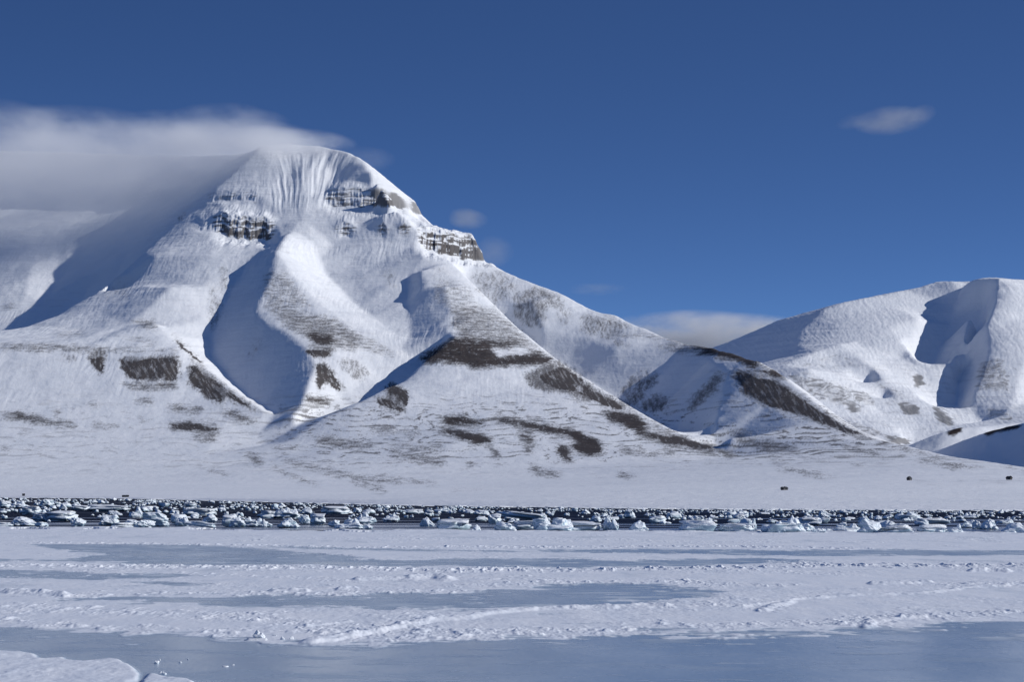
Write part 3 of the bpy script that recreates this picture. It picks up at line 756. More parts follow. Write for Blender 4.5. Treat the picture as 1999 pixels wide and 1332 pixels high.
# ------------------------------------------------------------------ open water lead
me = bpy.data.meshes.new('water')
bm = bmesh.new()
bmesh.ops.create_grid(bm, x_segments=8, y_segments=8, size=1)
for v in bm.verts: v.co = (v.co.x * 2600, 2300 + v.co.y * 2250, -.18)
bm.to_mesh(me); bm.free()
m, tt, b = new_mat('dark_water')
wv = n_map(tt, (0.006, 0.05, 1))
w1 = n_noise(tt, wv, 1.0, 4, .55)
sep = tt.nodes.new('ShaderNodeSeparateXYZ'); cc = tt.nodes.new('ShaderNodeTexCoord'); tt.links.new(cc.outputs['Object'], sep.inputs[0])
near_ = tt.nodes.new('ShaderNodeMapRange'); near_.inputs[1].default_value = 480; near_.inputs[2].default_value = 760; near_.inputs[3].default_value = .13; near_.inputs[4].default_value = -.12
tt.links.new(sep.outputs['Y'], near_.inputs[0])
ad = tt.nodes.new('ShaderNodeMath'); ad.operation = 'ADD'; tt.links.new(w1.outputs['Fac'], ad.inputs[0]); tt.links.new(near_.outputs[0], ad.inputs[1])
film = n_ramp(tt, ad.outputs[0], [(.50, (0,) * 3), (.60, (1,) * 3)])
tt.links.new(n_mix(tt, film.outputs['Color'], (.010, .013, .026), (.18, .21, .27)), b.inputs['Base Color'])
rf = n_ramp(tt, film.outputs['Color'], [(0, (.50,) * 3), (1, (.18,) * 3)])
tt.links.new(rf.outputs['Color'], b.inputs['Roughness'])
b.inputs['IOR'].default_value = 1.33
sp = n_ramp(tt, film.outputs['Color'], [(0, (.02,) * 3), (1, (.45,) * 3)])
tt.links.new(sp.outputs['Color'], b.inputs['Specular IOR Level'])
bn = n_noise(tt, n_map(tt, (.5, 1.2, 1)), 1.0, 4, .6)
bu = tt.nodes.new('ShaderNodeBump'); bu.inputs['Strength'].default_value = .6; bu.inputs['Distance'].default_value = .12
tt.links.new(bn.outputs['Fac'], bu.inputs['Height']); tt.links.new(bu.outputs['Normal'], b.inputs['Normal'])
tag(link('water', me, m), 'dark open water between the fast ice and the far shore', kind='structure')

# ------------------------------------------------------------------ ice blocks
def ice_mat(name, low, high, mid):
    m, t, b = new_mat(name)
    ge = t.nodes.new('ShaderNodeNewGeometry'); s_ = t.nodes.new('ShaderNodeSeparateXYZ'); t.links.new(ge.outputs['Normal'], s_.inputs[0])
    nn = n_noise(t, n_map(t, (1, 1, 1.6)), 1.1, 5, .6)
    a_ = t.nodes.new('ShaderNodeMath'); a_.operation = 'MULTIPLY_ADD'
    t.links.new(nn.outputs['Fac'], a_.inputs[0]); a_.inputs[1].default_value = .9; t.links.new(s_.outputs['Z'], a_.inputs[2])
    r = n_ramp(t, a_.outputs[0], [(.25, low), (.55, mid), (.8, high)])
    t.links.new(r.outputs['Color'], b.inputs['Base Color'])
    b.inputs['Roughness'].default_value = .5; b.inputs['Specular IOR Level'].default_value = .35
    bn = n_noise(t, n_map(t, (1, 1, 1)), 2.4, 5, .65)
    bu = t.nodes.new('ShaderNodeBump'); bu.inputs['Strength'].default_value = .7; bu.inputs['Distance'].default_value = .16
    t.links.new(bn.outputs['Fac'], bu.inputs['Height']); t.links.new(bu.outputs['Normal'], b.inputs['Normal'])
    return m
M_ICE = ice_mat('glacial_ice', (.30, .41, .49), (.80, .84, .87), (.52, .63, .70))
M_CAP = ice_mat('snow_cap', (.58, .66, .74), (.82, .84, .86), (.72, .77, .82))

def p3(x, y, z, seed):
    return (pn(x + z * .7, y - z * .4, seed) + pn(y + x * .3, z * 1.1, seed + 5.5) + pn(z - x * .5, x + .2 * y, seed + 9.2)) / 2.2

def ico(sub):
    bm = bmesh.new(); bmesh.ops.create_icosphere(bm, subdivisions=sub, radius=1)
    v = np.array([list(a.co) for a in bm.verts]); f = [[a.index for a in g.verts] for g in bm.faces]
    bm.free(); return v, np.array(f)
ICO = {k: ico(k) for k in (3, 4, 5)}

def blob(sub, wx, wy, wz, seed, kind):
    """one ice lump, metres; bottom lies just under the water line"""
    v, f = ICO[sub]; v = v.copy(); rg = np.random.RandomState(seed)
    sq = {'slab': .35, 'block': .5, 'lump': .85, 'peak': .9, 'cap': .5}[kind]
    n = np.sign(v) * np.abs(v) ** sq
    n /= np.maximum(np.abs(n).max(1, keepdims=True) ** .35, .2)
    if kind == 'peak':
        k = np.clip(1 - .62 * (n[:, 2] + .3), .16, 1.2); n[:, 0] *= k; n[:, 1] *= k
        n[:, 0] += .25 * (rg.rand() - .5) * (n[:, 2] + 1)
    for _ in range(9 if kind in ('block', 'lump', 'peak') else 5):     # broken facets
        d = rg.normal(size=3); d[2] = abs(d[2]) * .6; d /= np.linalg.norm(d)
        h = .62 + .3 * rg.rand(); q = n @ d
        n -= np.outer(np.maximum(q - h, 0) * .9, d)
    nn = p3(n[:, 0] * 1.5, n[:, 1] * 1.5, n[:, 2] * 1.5, seed % 97) * .30 + p3(n[:, 0] * 4, n[:, 1] * 4, n[:, 2] * 4, seed % 89) * .15 + p3(n[:, 0] * 10, n[:, 1] * 10, n[:, 2] * 9, seed % 83) * .07
    n = n * (1 + nn[:, None] * (1.0 if kind != 'slab' else .7))
    if kind in ('slab', 'block', 'lump'):                               # undercut at the water line
        k = 1 - .20 * np.exp(-((n[:, 2] + .78) / .28) ** 2); n[:, 0] *= k; n[:, 1] *= k
    n[:, 2] = np.maximum(n[:, 2], -1.02)
    ext = np.abs(n).max(0); mn = n.min(0); mx = n.max(0)
    n = (n - mn) / (mx - mn)
    n[:, 0] -= .5; n[:, 1] -= .5
    return n * np.array([wx, wy, wz]), f

def np_mesh(name, parts):
    me = bpy.data.meshes.new(name); V = []; Fc = []; o = 0
    for v, f in parts:
        V.append(v); Fc.append(f + o); o += len(v)
    V = np.concatenate(V); Fc = np.concatenate(Fc)
    me.vertices.add(len(V)); me.vertices.foreach_set('co', V.astype(np.float32).ravel())
    me.loops.add(len(Fc) * 3); me.loops.foreach_set('vertex_index', Fc.ravel().astype(np.int32))
    me.polygons.add(len(Fc)); me.polygons.foreach_set('loop_start', np.arange(0, len(Fc) * 3, 3, dtype=np.int32))
    me.update(calc_edges=True)
    me.polygons.foreach_set('use_smooth', np.ones(len(Fc), bool))
    return me

WATER_Z = -.18
def ground_at(py): return EYE * F / (py - HY)
GRP = 'stranded ice blocks in the open lead'
BLOCKS = [ # column, foot row, width, height (photo px), form, label
 (8,991,24,13,'block','squarish white ice block at the far left end of the lead'),
 (38,992,34,15,'pile','jagged heap of white ice behind the leftmost slabs'),
 (60,1004,32,16,'slab','flat shaded ice slab tilted beside the wide fluted slab'),
 (80,1017,30,17,'block','grey rounded ice block left of the wide fluted slab'),
 (116,1017,56,20,'slab','wide ice slab with fluted pale side, near the left end'),
 (46,1026,46,20,'peak','pointed white ice lump leaning right, foremost near the left edge'),
 (80,1028,24,10,'lump','low snow covered ice lump at the foot of the pointed white one'),
 (6,1027,30,8,'slab','low ice sheet cut by the left edge of the photo'),
 (92,990,24,16,'lump','bright knobby ice heap second row from the left end'),
 (123,995,13,14,'peak','slim standing ice pillar in the second row near left'),
 (147,1022,20,14,'pile','small broken ice heap behind the round one near left'),
 (155,1027,22,16,'lump','round ice ball standing alone on the near edge at left'),
 (158,996,30,10,'slab','bowl shaped pale ice slab in the second row'),
 (195,1011,11,7,'peak','tiny pointed ice piece alone on grey water at left'),
 (212,998,72,13,'slab','long thin ice plate with shaded rim, left of the centre'),
 (214,1026,30,22,'lump','upright grey ice lump with a long tail, left third'),
 (240,1029,34,9,'slab','low flat ice tail behind the upright grey lump'),
 (257,1028,24,15,'lump','smooth whale backed ice lump in the left third'),
 (266,1010,30,22,'pile','two tier knobbly ice heap right of the long thin plate'),
 (286,998,22,10,'slab','small mushroom topped ice slab right of the two tier heap'),
 (284,1030,32,16,'lump','rounded white ice hump touching the big boulder at left'),
 (305,1027,42,28,'lump','big smooth ice boulder with bluish flank, left third'),
 (354,1026,26,20,'pile','jagged dark based ice knot left of the tilted slab'),
 (388,1031,56,18,'tilt','long ice slab tilted down to the right, left third'),
 (388,1006,56,14,'slab','wide thin ice table behind the tilted slab'),
 (410,1020,24,16,'lump','leaning ice lump on the thin table behind the tilted slab'),
 (447,1028,22,24,'block','tall grey ice block at the left of a close pair'),
 (464,1029,26,20,'lump','white faceted ice boulder at the right of a close pair'),
 (488,1028,34,20,'pile','layered ice heap just right of the faceted boulder pair'),
 (372,989,22,8,'slab','small flat ice cake in the far rows above the tilted slab'),
 (512,1028,32,18,'pile','low ruffled ice heap before the centre left group'),
 (524,1012,28,16,'slab','flat capped ice block behind the low ruffled heap'),
 (560,1012,48,22,'pile','broad ice heap with a round knob on its right'),
 (563,1030,36,22,'peak','stepped white ice spire of the centre left group'),
 (600,1003,20,14,'peak','small ice cone with pointed tip in the middle row'),
 (594,1022,20,18,'lump','dark sided ice lump between two heaps, centre left'),
 (620,1024,28,22,'block','blocky grey ice heap left of the wide white block'),
 (652,1028,20,14,'lump','squat grey ice lump touching the wide white block'),
 (655,1003,48,15,'slab','oval ice table with clean pale side, centre left'),
 (685,1033,50,22,'pile','wide rough white ice block standing at the near edge, centre left'),
 (716,1022,36,24,'pile','ragged ice heap overhanging behind the wide rough block'),
 (718,1033,18,10,'lump','small dark ice ball right of the wide rough block'),
 (763,1018,30,18,'pile','spiky thin ice crust standing alone, left of the centre'),
 (698,1000,14,9,'lump','small round ice lump right of the oval ice table'),
 (808,1003,32,9,'slab','thin level ice cake in the middle row near the centre'),
 (833,1027,24,20,'peak','cone shaped ice stack on dark water near the centre'),
 (838,1007,16,11,'block','small cube like ice block behind the cone shaped stack'),
 (885,1036,58,24,'slab','large drum shaped ice block with flat snowy top, centre'),
 (930,1037,17,15,'peak','small ice pinnacle right of the drum shaped block'),
 (869,1001,28,11,'pile','ice rubble clump in the row behind the drum shaped block'),
 (940,1006,26,11,'lump','pair of joined ice lumps left of the long ridge'),
 (966,1022,22,20,'block','shaded ice block at the left foot of the long ridge'),
 (985,1037,36,20,'lump','white rounded ice block in front of the long ridge'),
 (1018,1018,84,24,'tilt','long ice ridge sloping down to the right, centre'),
 (1030,1036,50,20,'block','smooth bluish ice block under the long ridge'),
 (1080,1038,66,30,'pile','great crusty ice heap at the right end of the long ridge'),
 (1135,1037,66,20,'slab','long low grey ice bank right of the crusty heap'),
 (1163,1020,20,12,'lump','ice knob perched behind the long low grey bank'),
 (1194,1037,26,30,'pile','twin lobed ice tower at the end of the long low bank'),
 (1228,1012,20,18,'lump','stack of round ice balls in the far row right of centre'),
 (1246,1038,30,25,'peak','lone conical ice mound in front of clear water'),
 (1284,1022,30,16,'slab','bucket shaped ice block above the clear water patch'),
 (1314,1012,24,15,'pile','broken ice heap right of the bucket shaped block'),
 (1361,1039,62,24,'slab','boat shaped ice block with a clean waterline notch'),
 (1359,1019,24,13,'lump','ice knob showing above the boat shaped block'),
 (1436,1039,58,18,'block','low long ice block with rough snowy back, right of the boat shape'),
 (1441,1021,22,19,'block','upright square ice tower behind the low rough block'),
 (1468,1034,18,24,'pile','narrow ice stack on the right of the square tower'),
 (1474,1040,24,6,'slab','thin ice plate lying at the near edge, right of the narrow stack'),
 (1532,1041,76,36,'pile','largest peaked white ice heap of the right half'),
 (1576,1039,26,18,'lump','smooth white ice ball leaning on the largest heap'),
 (1577,1025,44,16,'slab','shelf of ice behind the smooth ball and the largest heap'),
 (1600,1041,28,11,'pile','low crumbled ice right of the smooth white ball'),
 (1616,1039,18,8,'lump','small ice crumb right of the low crumbled pieces'),
 (1608,1014,20,18,'lump','round headed ice lump in the far row above the crumbs'),
 (1655,1040,52,19,'pile','ruffled ice bank left of the rugged round block'),
 (1698,1041,40,28,'lump','rugged round ice block with a steep left side'),
 (1686,1021,20,16,'peak','ice horn rising behind the ruffled bank'),
 (1740,1030,50,16,'pile','crusted ice band joining the rugged block to the flat one'),
 (1752,1041,56,16,'slab','dark fronted ice shelf right of the rugged round block'),
 (1820,1041,50,18,'block','rounded box shaped ice block with pale fluted front'),
 (1862,1041,30,20,'pile','rough ice stack touching the box shaped block'),
 (1820,1022,54,11,'slab','rough ice table behind the box shaped block'),
 (1776,1014,50,16,'pile','spiky ice crust in the far row of the right third'),
 (1890,1030,30,14,'pile','crumpled ice lump over reflecting water at right'),
 (1906,1032,14,17,'lump','narrow rounded ice post near the leaning tower'),
 (1930,1033,28,24,'peak','leaning ice tower with a pointed head near the right edge'),
 (1960,1022,34,12,'pile','shadowed ice heap behind the leaning tower'),
 (1986,1041,50,24,'peak','broad shaded ice mound cut by the right edge'),
 (1885,1012,34,12,'pile','flat heap of ice in the far row before the right end'),
]
def make_block(i, cx, fy, wpx, hpx, form, label):
    wpx = wpx * 1.22; hpx = hpx * (1.0 if form != 'peak' else .92)
    Yd = ground_at(fy) + wpx / F * ground_at(fy) * .25
    wm = wpx / F * Yd; hm = hpx / F * Yd + .12
    rg = random.Random(100 + i)
    wy = wm * rg.uniform(.75, 1.1); sd_ = 1000 + i * 7
    X0 = (cx - CX) / F * Yd
    parts = []; cap = None
    if form in ('slab', 'block'):
        base = blob(5, wm, wy, hm * (.80 if form == 'slab' else .9), sd_, form)
        c, f = blob(4, wm * .93, wy * .9, hm * .42, sd_ + 3, 'cap')
        cap = (c + np.array([0, 0, hm * .60]), f)
        parts = [base]
    elif form == 'tilt':
        v, f = blob(5, wm, wy * .6, hm * .55, sd_, 'slab')
        v[:, 2] += (.5 - v[:, 0] / wm) * hm * .5
        parts = [(v, f)]
        v, f = blob(4, wm * .35, wy * .5, hm * .6, sd_ + 1, 'lump'); v[:, 0] += wm * .25; parts.append((v, f))
    elif form == 'pile':
        parts = [blob(5, wm * .9, wy, hm * .62, sd_, 'block')]
        for k in range(4):
            s_ = rg.uniform(.3, .55); v, f = blob(4, wm * s_, wy * s_, hm * rg.uniform(.45, .98), sd_ + 11 + k, rg.choice(['lump', 'peak', 'block']))
            v = v + np.array([wm * (rg.uniform(-.3, .3)), wy * rg.uniform(-.3, .3), 0]); parts.append((v, f))
        v, f = blob(4, wm * .4, wy * .4, hm, sd_ + 31, 'peak'); v[:, 0] += wm * rg.uniform(-.2, .2); parts.append((v, f))
    else:
        parts = [blob(5, wm, wy, hm, sd_, form)]
        v, f = blob(4, wm * .5, wy * .5, hm * .4, sd_ + 5, 'lump'); v[:, 0] += wm * rg.choice([-.3, .3]); v[:, 1] -= wy * .2; parts.append((v, f))
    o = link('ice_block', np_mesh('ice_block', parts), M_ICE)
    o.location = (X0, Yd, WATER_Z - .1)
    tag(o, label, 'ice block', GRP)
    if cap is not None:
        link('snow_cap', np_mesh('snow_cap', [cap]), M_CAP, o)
for i, b_ in enumerate(BLOCKS): make_block(i, *b_)

# smaller pieces: individuals for the larger, one mass for the crumbs near the far shore
VAR = []
for k in range(14):
    kd = ['lump', 'block', 'peak', 'lump', 'slab', 'pile', 'lump'][k % 7]
    if kd == 'pile':
        pr = [blob(3, 1, 1, .55, 500 + k, 'block')] + [(lambda vf: (vf[0] + np.array([dx, dy, 0]), vf[1]))(blob(3, .5, .5, hh, 520 + k * 3 + j, 'lump')) for j, (dx, dy, hh) in enumerate([(-.22, 0, .8), (.2, .1, 1.0), (.05, -.25, .7)])]
    else: pr = [blob(3 if k > 3 else 4, 1, 1, 1, 500 + k, kd)]
    me = np_mesh('ice_piece', pr); me.materials.append(M_ICE); VAR.append((me, pr))
def place_px(rg):
    # clusters: more pieces towards the far side, uneven along the lead
    while True:
        px = rg.uniform(-20, 2020)
        far_row = HY + EYE * F / float(shore_Y(px)); near_row = HY + EYE * F / float(edge_Y(px))
        u = rg.random() ** 1.8
        py = far_row + 3 + (near_row - far_row - 14) * u
        d = 1.6 * float(fbm(np.array(px / 60.0), np.array(py / 5.0), 2, 402)) + .62 - .95 * u
        if rg.random() < d + (.25 if px < 500 else 0): return px, py, u
rg = random.Random(5)
cand = []
for k in range(2000):
    px, py, u = place_px(rg)
    s_ = (2.4 + 6.0 * u) * rg.uniform(.6, 1.9) * (1.8 if rg.random() < .09 else 1)
    cand.append((s_, px, py, rg.randrange(14), rg.uniform(0, 6.28), rg.uniform(.45, .95)))
cand.sort(reverse=True)
for s_, px, py, k, rz, ah in cand[:205]:
    Yd = ground_at(py); wm = s_ * 1.25 / F * Yd
    o = link('ice_piece', VAR[k][0]); o.location = ((px - CX) / F * Yd, Yd, WATER_Z - .05)
    o.rotation_euler.z = rz; o.scale = (wm * 1.2, wm * .9, wm * ah * .75)
    tag(o, 'small white ice piece among many scattered on the dark water of the lead', 'ice piece', 'small ice pieces scattered over the lead')
parts = []
for s_, px, py, k, rz, ah in cand[205:]:
    Yd = ground_at(py); wm = s_ * 1.25 / F * Yd
    for v, f in VAR[4 + k % 10][1]:
        c, s2 = math.cos(rz), math.sin(rz)
        q = v * np.array([wm * 1.15, wm * .8, wm * ah * .8])
        q = np.stack([q[:, 0] * c - q[:, 1] * s2 + (px - CX) / F * Yd, q[:, 0] * s2 + q[:, 1] * c + Yd, q[:, 2] + WATER_Z - .05], -1)
        parts.append((q, f))
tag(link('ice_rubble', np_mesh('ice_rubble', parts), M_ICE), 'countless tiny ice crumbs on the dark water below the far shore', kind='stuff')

# broken shelf ice along the far shore
parts = []
for k in range(420):
    px = rg.uniform(-60, 2060); Yd = float(shore_Y(px)) - rg.uniform(-4, 40) * (float(shore_Y(px)) / 1000)
    wm = rg.uniform(2, 14); hm = rg.uniform(.25, .7)
    v, f = VAR[4][1][0]
    parts.append((v * np.array([wm, rg.uniform(2, 6), hm]) + np.array([(px - CX) / F * Yd, Yd, WATER_Z - .05]), f))
tag(link('shore_ice_rubble', np_mesh('shore_ice_rubble', parts), M_CAP), 'thin broken shelf ice along the far snowy shore', kind='stuff')

# ------------------------------------------------------------------ loose snow lumps on the bare ice
LUMPS = [(506,1247,26,17,'pile','largest snow lump on the bare ice, below the middle snow band'),(500,1252,44,5,'slab','low crust of snow at the foot of the largest lump'),
 (551,1251,10,8,'lump','round snow lump just right of the largest one'),(569,1250,9,7,'lump','small snow lump between the round one and the long drift'),
 (605,1257,20,10,'pile','pair of joined snow lumps at the end of the long drift'),(624,1254,10,9,'peak','pointed snow lump beside the joined pair'),
 (306,1297,14,9,'lump','white snow ball on bare ice right of the corner floe'),(312,1290,6,5,'peak','tiny snow tip above the white snow ball'),
 (352,1295,9,5,'lump','small low snow lump right of the white ball'),(367,1289,5,4,'lump','tiny snow crumb farthest from the corner floe'),
 (318,1318,20,10,'pile','crumbled snow on top of the mound by the corner crack'),(218,1294,7,5,'peak','tiny snow tip at the back rim of the corner floe'),
 (440,1303,16,4,'slab','thin snow crust lying out on the bare ice'),(455,1300,7,4,'lump','small snow crumb beside the thin crust'),
 (535,1243,12,4,'slab','flat snow scrap between the largest lump and the snow band')]
for i, (cx_, fy, wpx, hpx, kd, lab) in enumerate(LUMPS):
    Yd = ground_at(fy); wm = wpx / F * Yd * (.8 if i > 5 else 1); hm = (hpx / F * Yd + .03) * (.75 if i > 5 else 1)
    if kd == 'pile': pr = [blob(4, wm, wm * .8, hm * .7, 700 + i, 'lump'), (lambda q: (q[0] + np.array([-wm * .12, 0, 0]), q[1]))(blob(4, wm * .55, wm * .5, hm, 740 + i, 'lump')), (lambda q: (q[0] + np.array([wm * .25, -.1 * wm, 0]), q[1]))(blob(4, wm * .4, wm * .4, hm * .7, 760 + i, 'peak'))]
    else: pr = [blob(4, wm, wm * .8, hm, 700 + i, kd)]
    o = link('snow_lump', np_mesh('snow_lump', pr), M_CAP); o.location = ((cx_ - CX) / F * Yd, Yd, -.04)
    tag(o, lab, 'snow lump', 'loose snow lumps on the bare ice')

# ------------------------------------------------------------------ huts on the far shore
def mat_plain(name, c, rough=.8, var=.3):
    m, t, b = new_mat(name)
    n_ = n_noise(t, n_map(t, (.6, .6, 9)), 1.5, 4)
    r = n_ramp(t, n_.outputs['Fac'], [(.3, tuple(x * (1 - var) for x in c)), (.7, tuple(x * (1 + var) for x in c))])
    t.links.new(r.outputs['Color'], b.inputs['Base Color']); b.inputs['Roughness'].default_value = rough
    return m
M_WALL = mat_plain('weathered_boards', (.035, .032, .034)); M_ROOF = mat_plain('tar_roof', (.022, .024, .03)); M_TRIM = mat_plain('pale_trim', (.25, .25, .26)); M_GLASS = mat_plain('dark_glass', (.02, .03, .04), .15)
def bx(bm, c, s):
    r = bmesh.ops.create_cube(bm, size=1)
    for v in r['verts']: v.co = Vector((v.co.x * s[0] + c[0], v.co.y * s[1] + c[1], v.co.z * s[2] + c[2]))
def bm_obj(name, bm, mat, parent):
    me = bpy.data.meshes.new(name); bmesh.ops.recalc_face_normals(bm, faces=bm.faces); bm.to_mesh(me); bm.free()
    return link(name, me, mat, parent)
def surf_Y(px, py, y0, y1):
    ys_ = np.linspace(y0, y1, 400); z = rbf_eval(fit_main, (px - CX) / F * ys_, ys_)
    rows = HY - (z - EYE) / ys_ * F
    k = int(np.argmax(rows <= py)) if (rows <= py).any() else len(ys_) - 1
    return ys_[k], z[k]
def hut(px, py, wpx, ratio, label, y0, y1, rz=0.0, sink=.2, lean=False):
    Yd, z = surf_Y(px, py, y0, y1)
    L = wpx / F * Yd; D = L * .6; hw = L * ratio * .55; hr = L * ratio * .45
    e = bpy.data.objects.new('hut', None); scene.collection.objects.link(e)
    e.location = ((px - CX) / F * Yd, Yd, z - sink); e.rotation_euler.z = rz
    tag(e, label, 'hut', 'huts scattered on the far shore')
    bm = bmesh.new(); bx(bm, (0, 0, (hw + sink) / 2), (L, D, hw + sink))
    for sx in (-1, 1):
        a = [bm.verts.new((sx * L / 2, -D / 2, hw + sink + .001)), bm.verts.new((sx * L / 2, D / 2, hw + sink + .001)), bm.verts.new((sx * L / 2, 0, hw + hr + sink - .05))]
        bm.faces.new(a)
    bm_obj('wall', bm, M_WALL, e)
    bm = bmesh.new(); t_ = .16; ov = .35
    zr = hw + sink
    for s_ in (-1, 1):
        p = [(-L / 2 - ov, s_ * (D / 2 + ov), zr - ov * hr / (D / 2)), (L / 2 + ov, s_ * (D / 2 + ov), zr - ov * hr / (D / 2)), (L / 2 + ov, 0, zr + hr), (-L / 2 - ov, 0, zr + hr)]
        lo = [bm.verts.new(q) for q in p]; hi_ = [bm.verts.new((q[0], q[1], q[2] + t_)) for q in p]
        bm.faces.new(lo); bm.faces.new(hi_)
        for k in range(4): bm.faces.new([lo[k], lo[(k + 1) % 4], hi_[(k + 1) % 4], hi_[k]])
    rf_ = bm_obj('roof', bm, M_ROOF, e)
    bm = bmesh.new(); bx(bm, (L * .22, D * .18, zr + hr * .9), (.45, .45, 1.1)); bm_obj('chimney', bm, M_WALL, rf_)
    bm = bmesh.new(); bx(bm, (-L * .18, -D / 2 - .04, sink + hw * .42), (L * .14, .07, hw * .8)); bm_obj('door', bm, M_TRIM, e)
    bm = bmesh.new(); bx(bm, (L * .2, -D / 2 - .03, sink + hw * .55), (L * .16, .05, hw * .4)); w_ = bm_obj('window', bm, M_GLASS, e)
    bm = bmesh.new()
    for dz in (-1, 1): bx(bm, (L * .2, -D / 2 - .07, sink + hw * .55 + dz * hw * .22), (L * .18, .05, hw * .05))
    bm_obj('frame', bm, M_TRIM, w_)
    return e
hut(1531, 957, 12, .46, 'low dark hut half drifted over, alone on the open snow nearest the shore', 1100, 3000, .6, .9)
hut(1775, 938, 10, .66, 'small dark hut at the start of a thin track, right of the low one', 1100, 3500, .95)
hut(1970, 937, 10, .62, 'dark hut on a strip of bare ground close to the right edge', 1100, 3500, -.85)
hut(245, 971.5, 12, .34, 'long low dark hut on the left shore above the water line', 2500, 4500, 0)
hut(46, 969, 4.5, 1.0, 'tiny dark hut at the shoreline by the left edge', 2600, 4500, .1)
# ------------------------------------------------------------------ clouds: real volumes of droplets
def ellipsoid_density(t, pos, c, r, power):
    m = t.nodes.new('ShaderNodeMapping'); m.vector_type = 'TEXTURE'
    m.inputs['Location'].default_value = c; m.inputs['Scale'].default_value = r
    t.links.new(pos, m.inputs['Vector'])
    l = t.nodes.new('ShaderNodeVectorMath'); l.operation = 'DOT_PRODUCT'
    t.links.new(m.outputs[0], l.inputs[0]); t.links.new(m.outputs[0], l.inputs[1])
    s = t.nodes.new('ShaderNodeMath'); s.operation = 'SUBTRACT'; s.use_clamp = True
    s.inputs[0].default_value = 1; t.links.new(l.outputs['Value'], s.inputs[1])
    m2 = t.nodes.new('ShaderNodeMath'); m2.operation = 'MULTIPLY'; m2.inputs[1].default_value = power; t.links.new(s.outputs[0], m2.inputs[0])
    return m2.outputs[0]

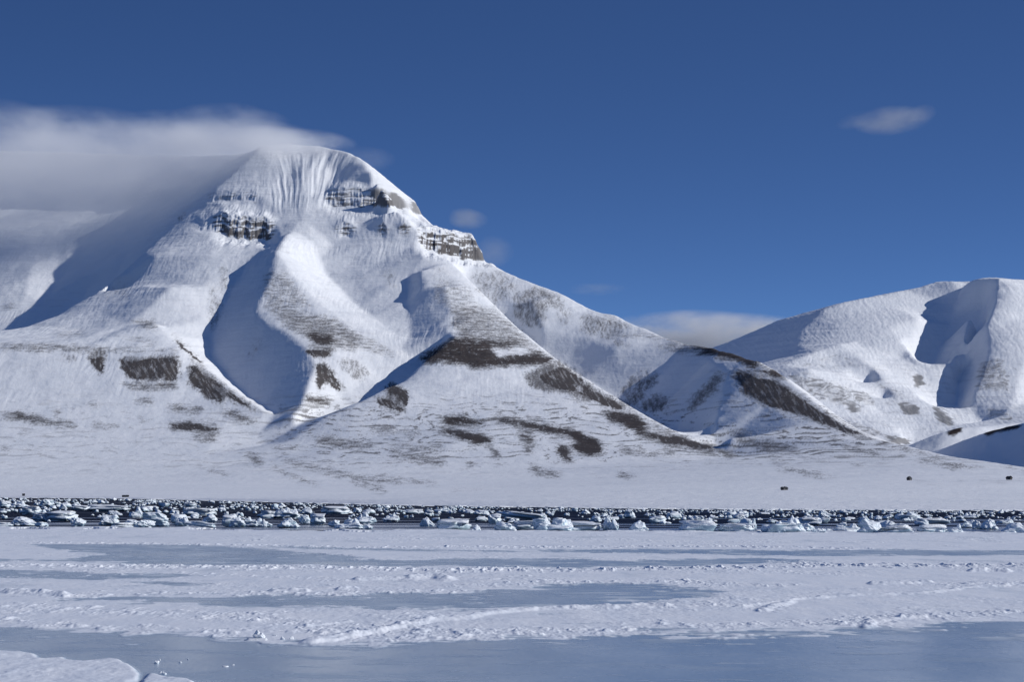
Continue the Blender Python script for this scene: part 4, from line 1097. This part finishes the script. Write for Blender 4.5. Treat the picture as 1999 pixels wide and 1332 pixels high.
def cloud(name, box, ells, dens, label, nscale, nstr, kind_cat='cloud', aniso=.0, color=(1, 1, 1), lo=.35, hi=.75, rate=1.0):
    """box = (x0,x1,y0,y1,z0,z1); ells = [(centre, radii, weight)] in world metres"""
    x0, x1, y0, y1, z0, z1 = box
    bm = bmesh.new(); bmesh.ops.create_cube(bm, size=1)
    for v in bm.verts: v.co = Vector((v.co.x * (x1 - x0), v.co.y * (y1 - y0), v.co.z * (z1 - z0)))
    me = bpy.data.meshes.new(name); bm.to_mesh(me); bm.free()
    m = bpy.data.materials.new(name); m.use_nodes = True; t = m.node_tree; t.nodes.clear()
    out = t.nodes.new('ShaderNodeOutputMaterial'); pv = t.nodes.new('ShaderNodeVolumePrincipled')
    pv.inputs['Color'].default_value = (*color, 1); pv.inputs['Anisotropy'].default_value = aniso
    tc_ = t.nodes.new('ShaderNodeTexCoord'); c0 = Vector(((x0 + x1) / 2, (y0 + y1) / 2, (z0 + z1) / 2))
    # warp the outline
    nz = t.nodes.new('ShaderNodeTexNoise'); nz.inputs['Scale'].default_value = nscale * .5; nz.inputs['Detail'].default_value = 3
    mp_ = t.nodes.new('ShaderNodeMapping'); mp_.inputs['Scale'].default_value = (.6, .22, 1.3)
    t.links.new(tc_.outputs['Object'], mp_.inputs['Vector']); t.links.new(mp_.outputs[0], nz.inputs['Vector'])
    off = t.nodes.new('ShaderNodeVectorMath'); off.operation = 'SUBTRACT'; off.inputs[1].default_value = (.5, .5, .5); t.links.new(nz.outputs['Color'], off.inputs[0])
    sc = t.nodes.new('ShaderNodeVectorMath'); sc.operation = 'MULTIPLY'; sc.inputs[1].default_value = (nstr * 1.6, nstr, nstr * .55); t.links.new(off.outputs[0], sc.inputs[0])
    ad_ = t.nodes.new('ShaderNodeVectorMath'); ad_.operation = 'ADD'; t.links.new(tc_.outputs['Object'], ad_.inputs[0]); t.links.new(sc.outputs[0], ad_.inputs[1])
    acc = None
    for c, r, wgt in ells:
        d = ellipsoid_density(t, ad_.outputs[0], tuple(Vector(c) - c0), r, wgt)
        if acc is None: acc = d
        else:
            a = t.nodes.new('ShaderNodeMath'); a.operation = 'ADD'; t.links.new(acc, a.inputs[0]); t.links.new(d, a.inputs[1]); acc = a.outputs[0]
    n2 = t.nodes.new('ShaderNodeTexNoise'); n2.inputs['Scale'].default_value = nscale; n2.inputs['Detail'].default_value = 7; n2.inputs['Roughness'].default_value = .62
    t.links.new(mp_.outputs[0], n2.inputs['Vector'])
    mr = t.nodes.new('ShaderNodeMapRange'); mr.inputs[1].default_value = lo; mr.inputs[2].default_value = hi; mr.inputs[3].default_value = .02; mr.inputs[4].default_value = 1.7
    t.links.new(n2.outputs['Fac'], mr.inputs[0])
    mu = t.nodes.new('ShaderNodeMath'); mu.operation = 'MULTIPLY'; t.links.new(acc, mu.inputs[0]); t.links.new(mr.outputs[0], mu.inputs[1])
    mu2 = t.nodes.new('ShaderNodeMath'); mu2.operation = 'MULTIPLY'; mu2.inputs[1].default_value = dens; t.links.new(mu.outputs[0], mu2.inputs[0])
    t.links.new(mu2.outputs[0], pv.inputs['Density']); t.links.new(pv.outputs[0], out.inputs['Volume'])
    me.materials.append(m)
    o = link(name, me); o.location = c0
    tag(o, label, kind_cat)
    return o
def wp(px, py, Y): return world(px, py, Y)
cloud('cloud', (-2900, -180, 5350, 7700, 480, 1250),
 [(wp(10,320,6620), (1000,430,150), 1.0), (wp(330,306,6130), (480,260,112), 1.0), (wp(480,279,6060), (260,230,50), 1.3), (wp(585,281,5880), (145,160,30), 2.6),
  (wp(695,312,5930), (100,120,30), .25), (wp(60,395,6250), (900,330,170), .42), (wp(150,250,6700), (260,250,60), .6),
  (wp(330,240,6400), (200,200,45), .7), (wp(430,226,6150), (150,160,36), .8), (wp(505,240,6050), (120,150,30), .7), (wp(20,236,6700), (200,200,50), .5)],
 .0033, 'long grey cap cloud spilling over the big summit to the left edge', .0058, 170, lo=.38, hi=.62)
S = 15000 / F
def small(px, py, wpx, hpx, dens, label, Yc=15000, ns=1.0, extra=()):
    s = Yc / F; X0, _, Z0 = wp(px, py, Yc)
    ells = [((X0, Yc, Z0), (wpx / 2 * s, 500, hpx / 2 * s), 1.0)] + [(wp(a, b, Yc), (c / 2 * s, 400, d / 2 * s), e) for a, b, c, d, e in extra]
    W = wpx * s * 1.0; Hh = hpx * s * 1.4
    cloud('cloud', (X0 - W * .9, X0 + W * .9, Yc - 700, Yc + 700, Z0 - Hh, Z0 + Hh), ells, dens, label, .0045 * ns, 110 * ns)
small(1740, 236, 150, 40, .0016, 'small flat white cloud alone in the blue sky at right', extra=[(1670, 236, 70, 16, .5), (1790, 226, 70, 22, .7)])
small(914, 428, 80, 28, .0016, 'tiny pale cloud right beside the upper cliff step')
small(965, 492, 80, 60, .0006, 'faint grey cloud puff behind the lower cliff step')
small(1165, 566, 120, 10, .0008, 'thin streaky cloud above the falling ridge')
small(1375, 655, 470, 100, .0060, 'wide white cloud bank low between the two mountains', 17000, .8)
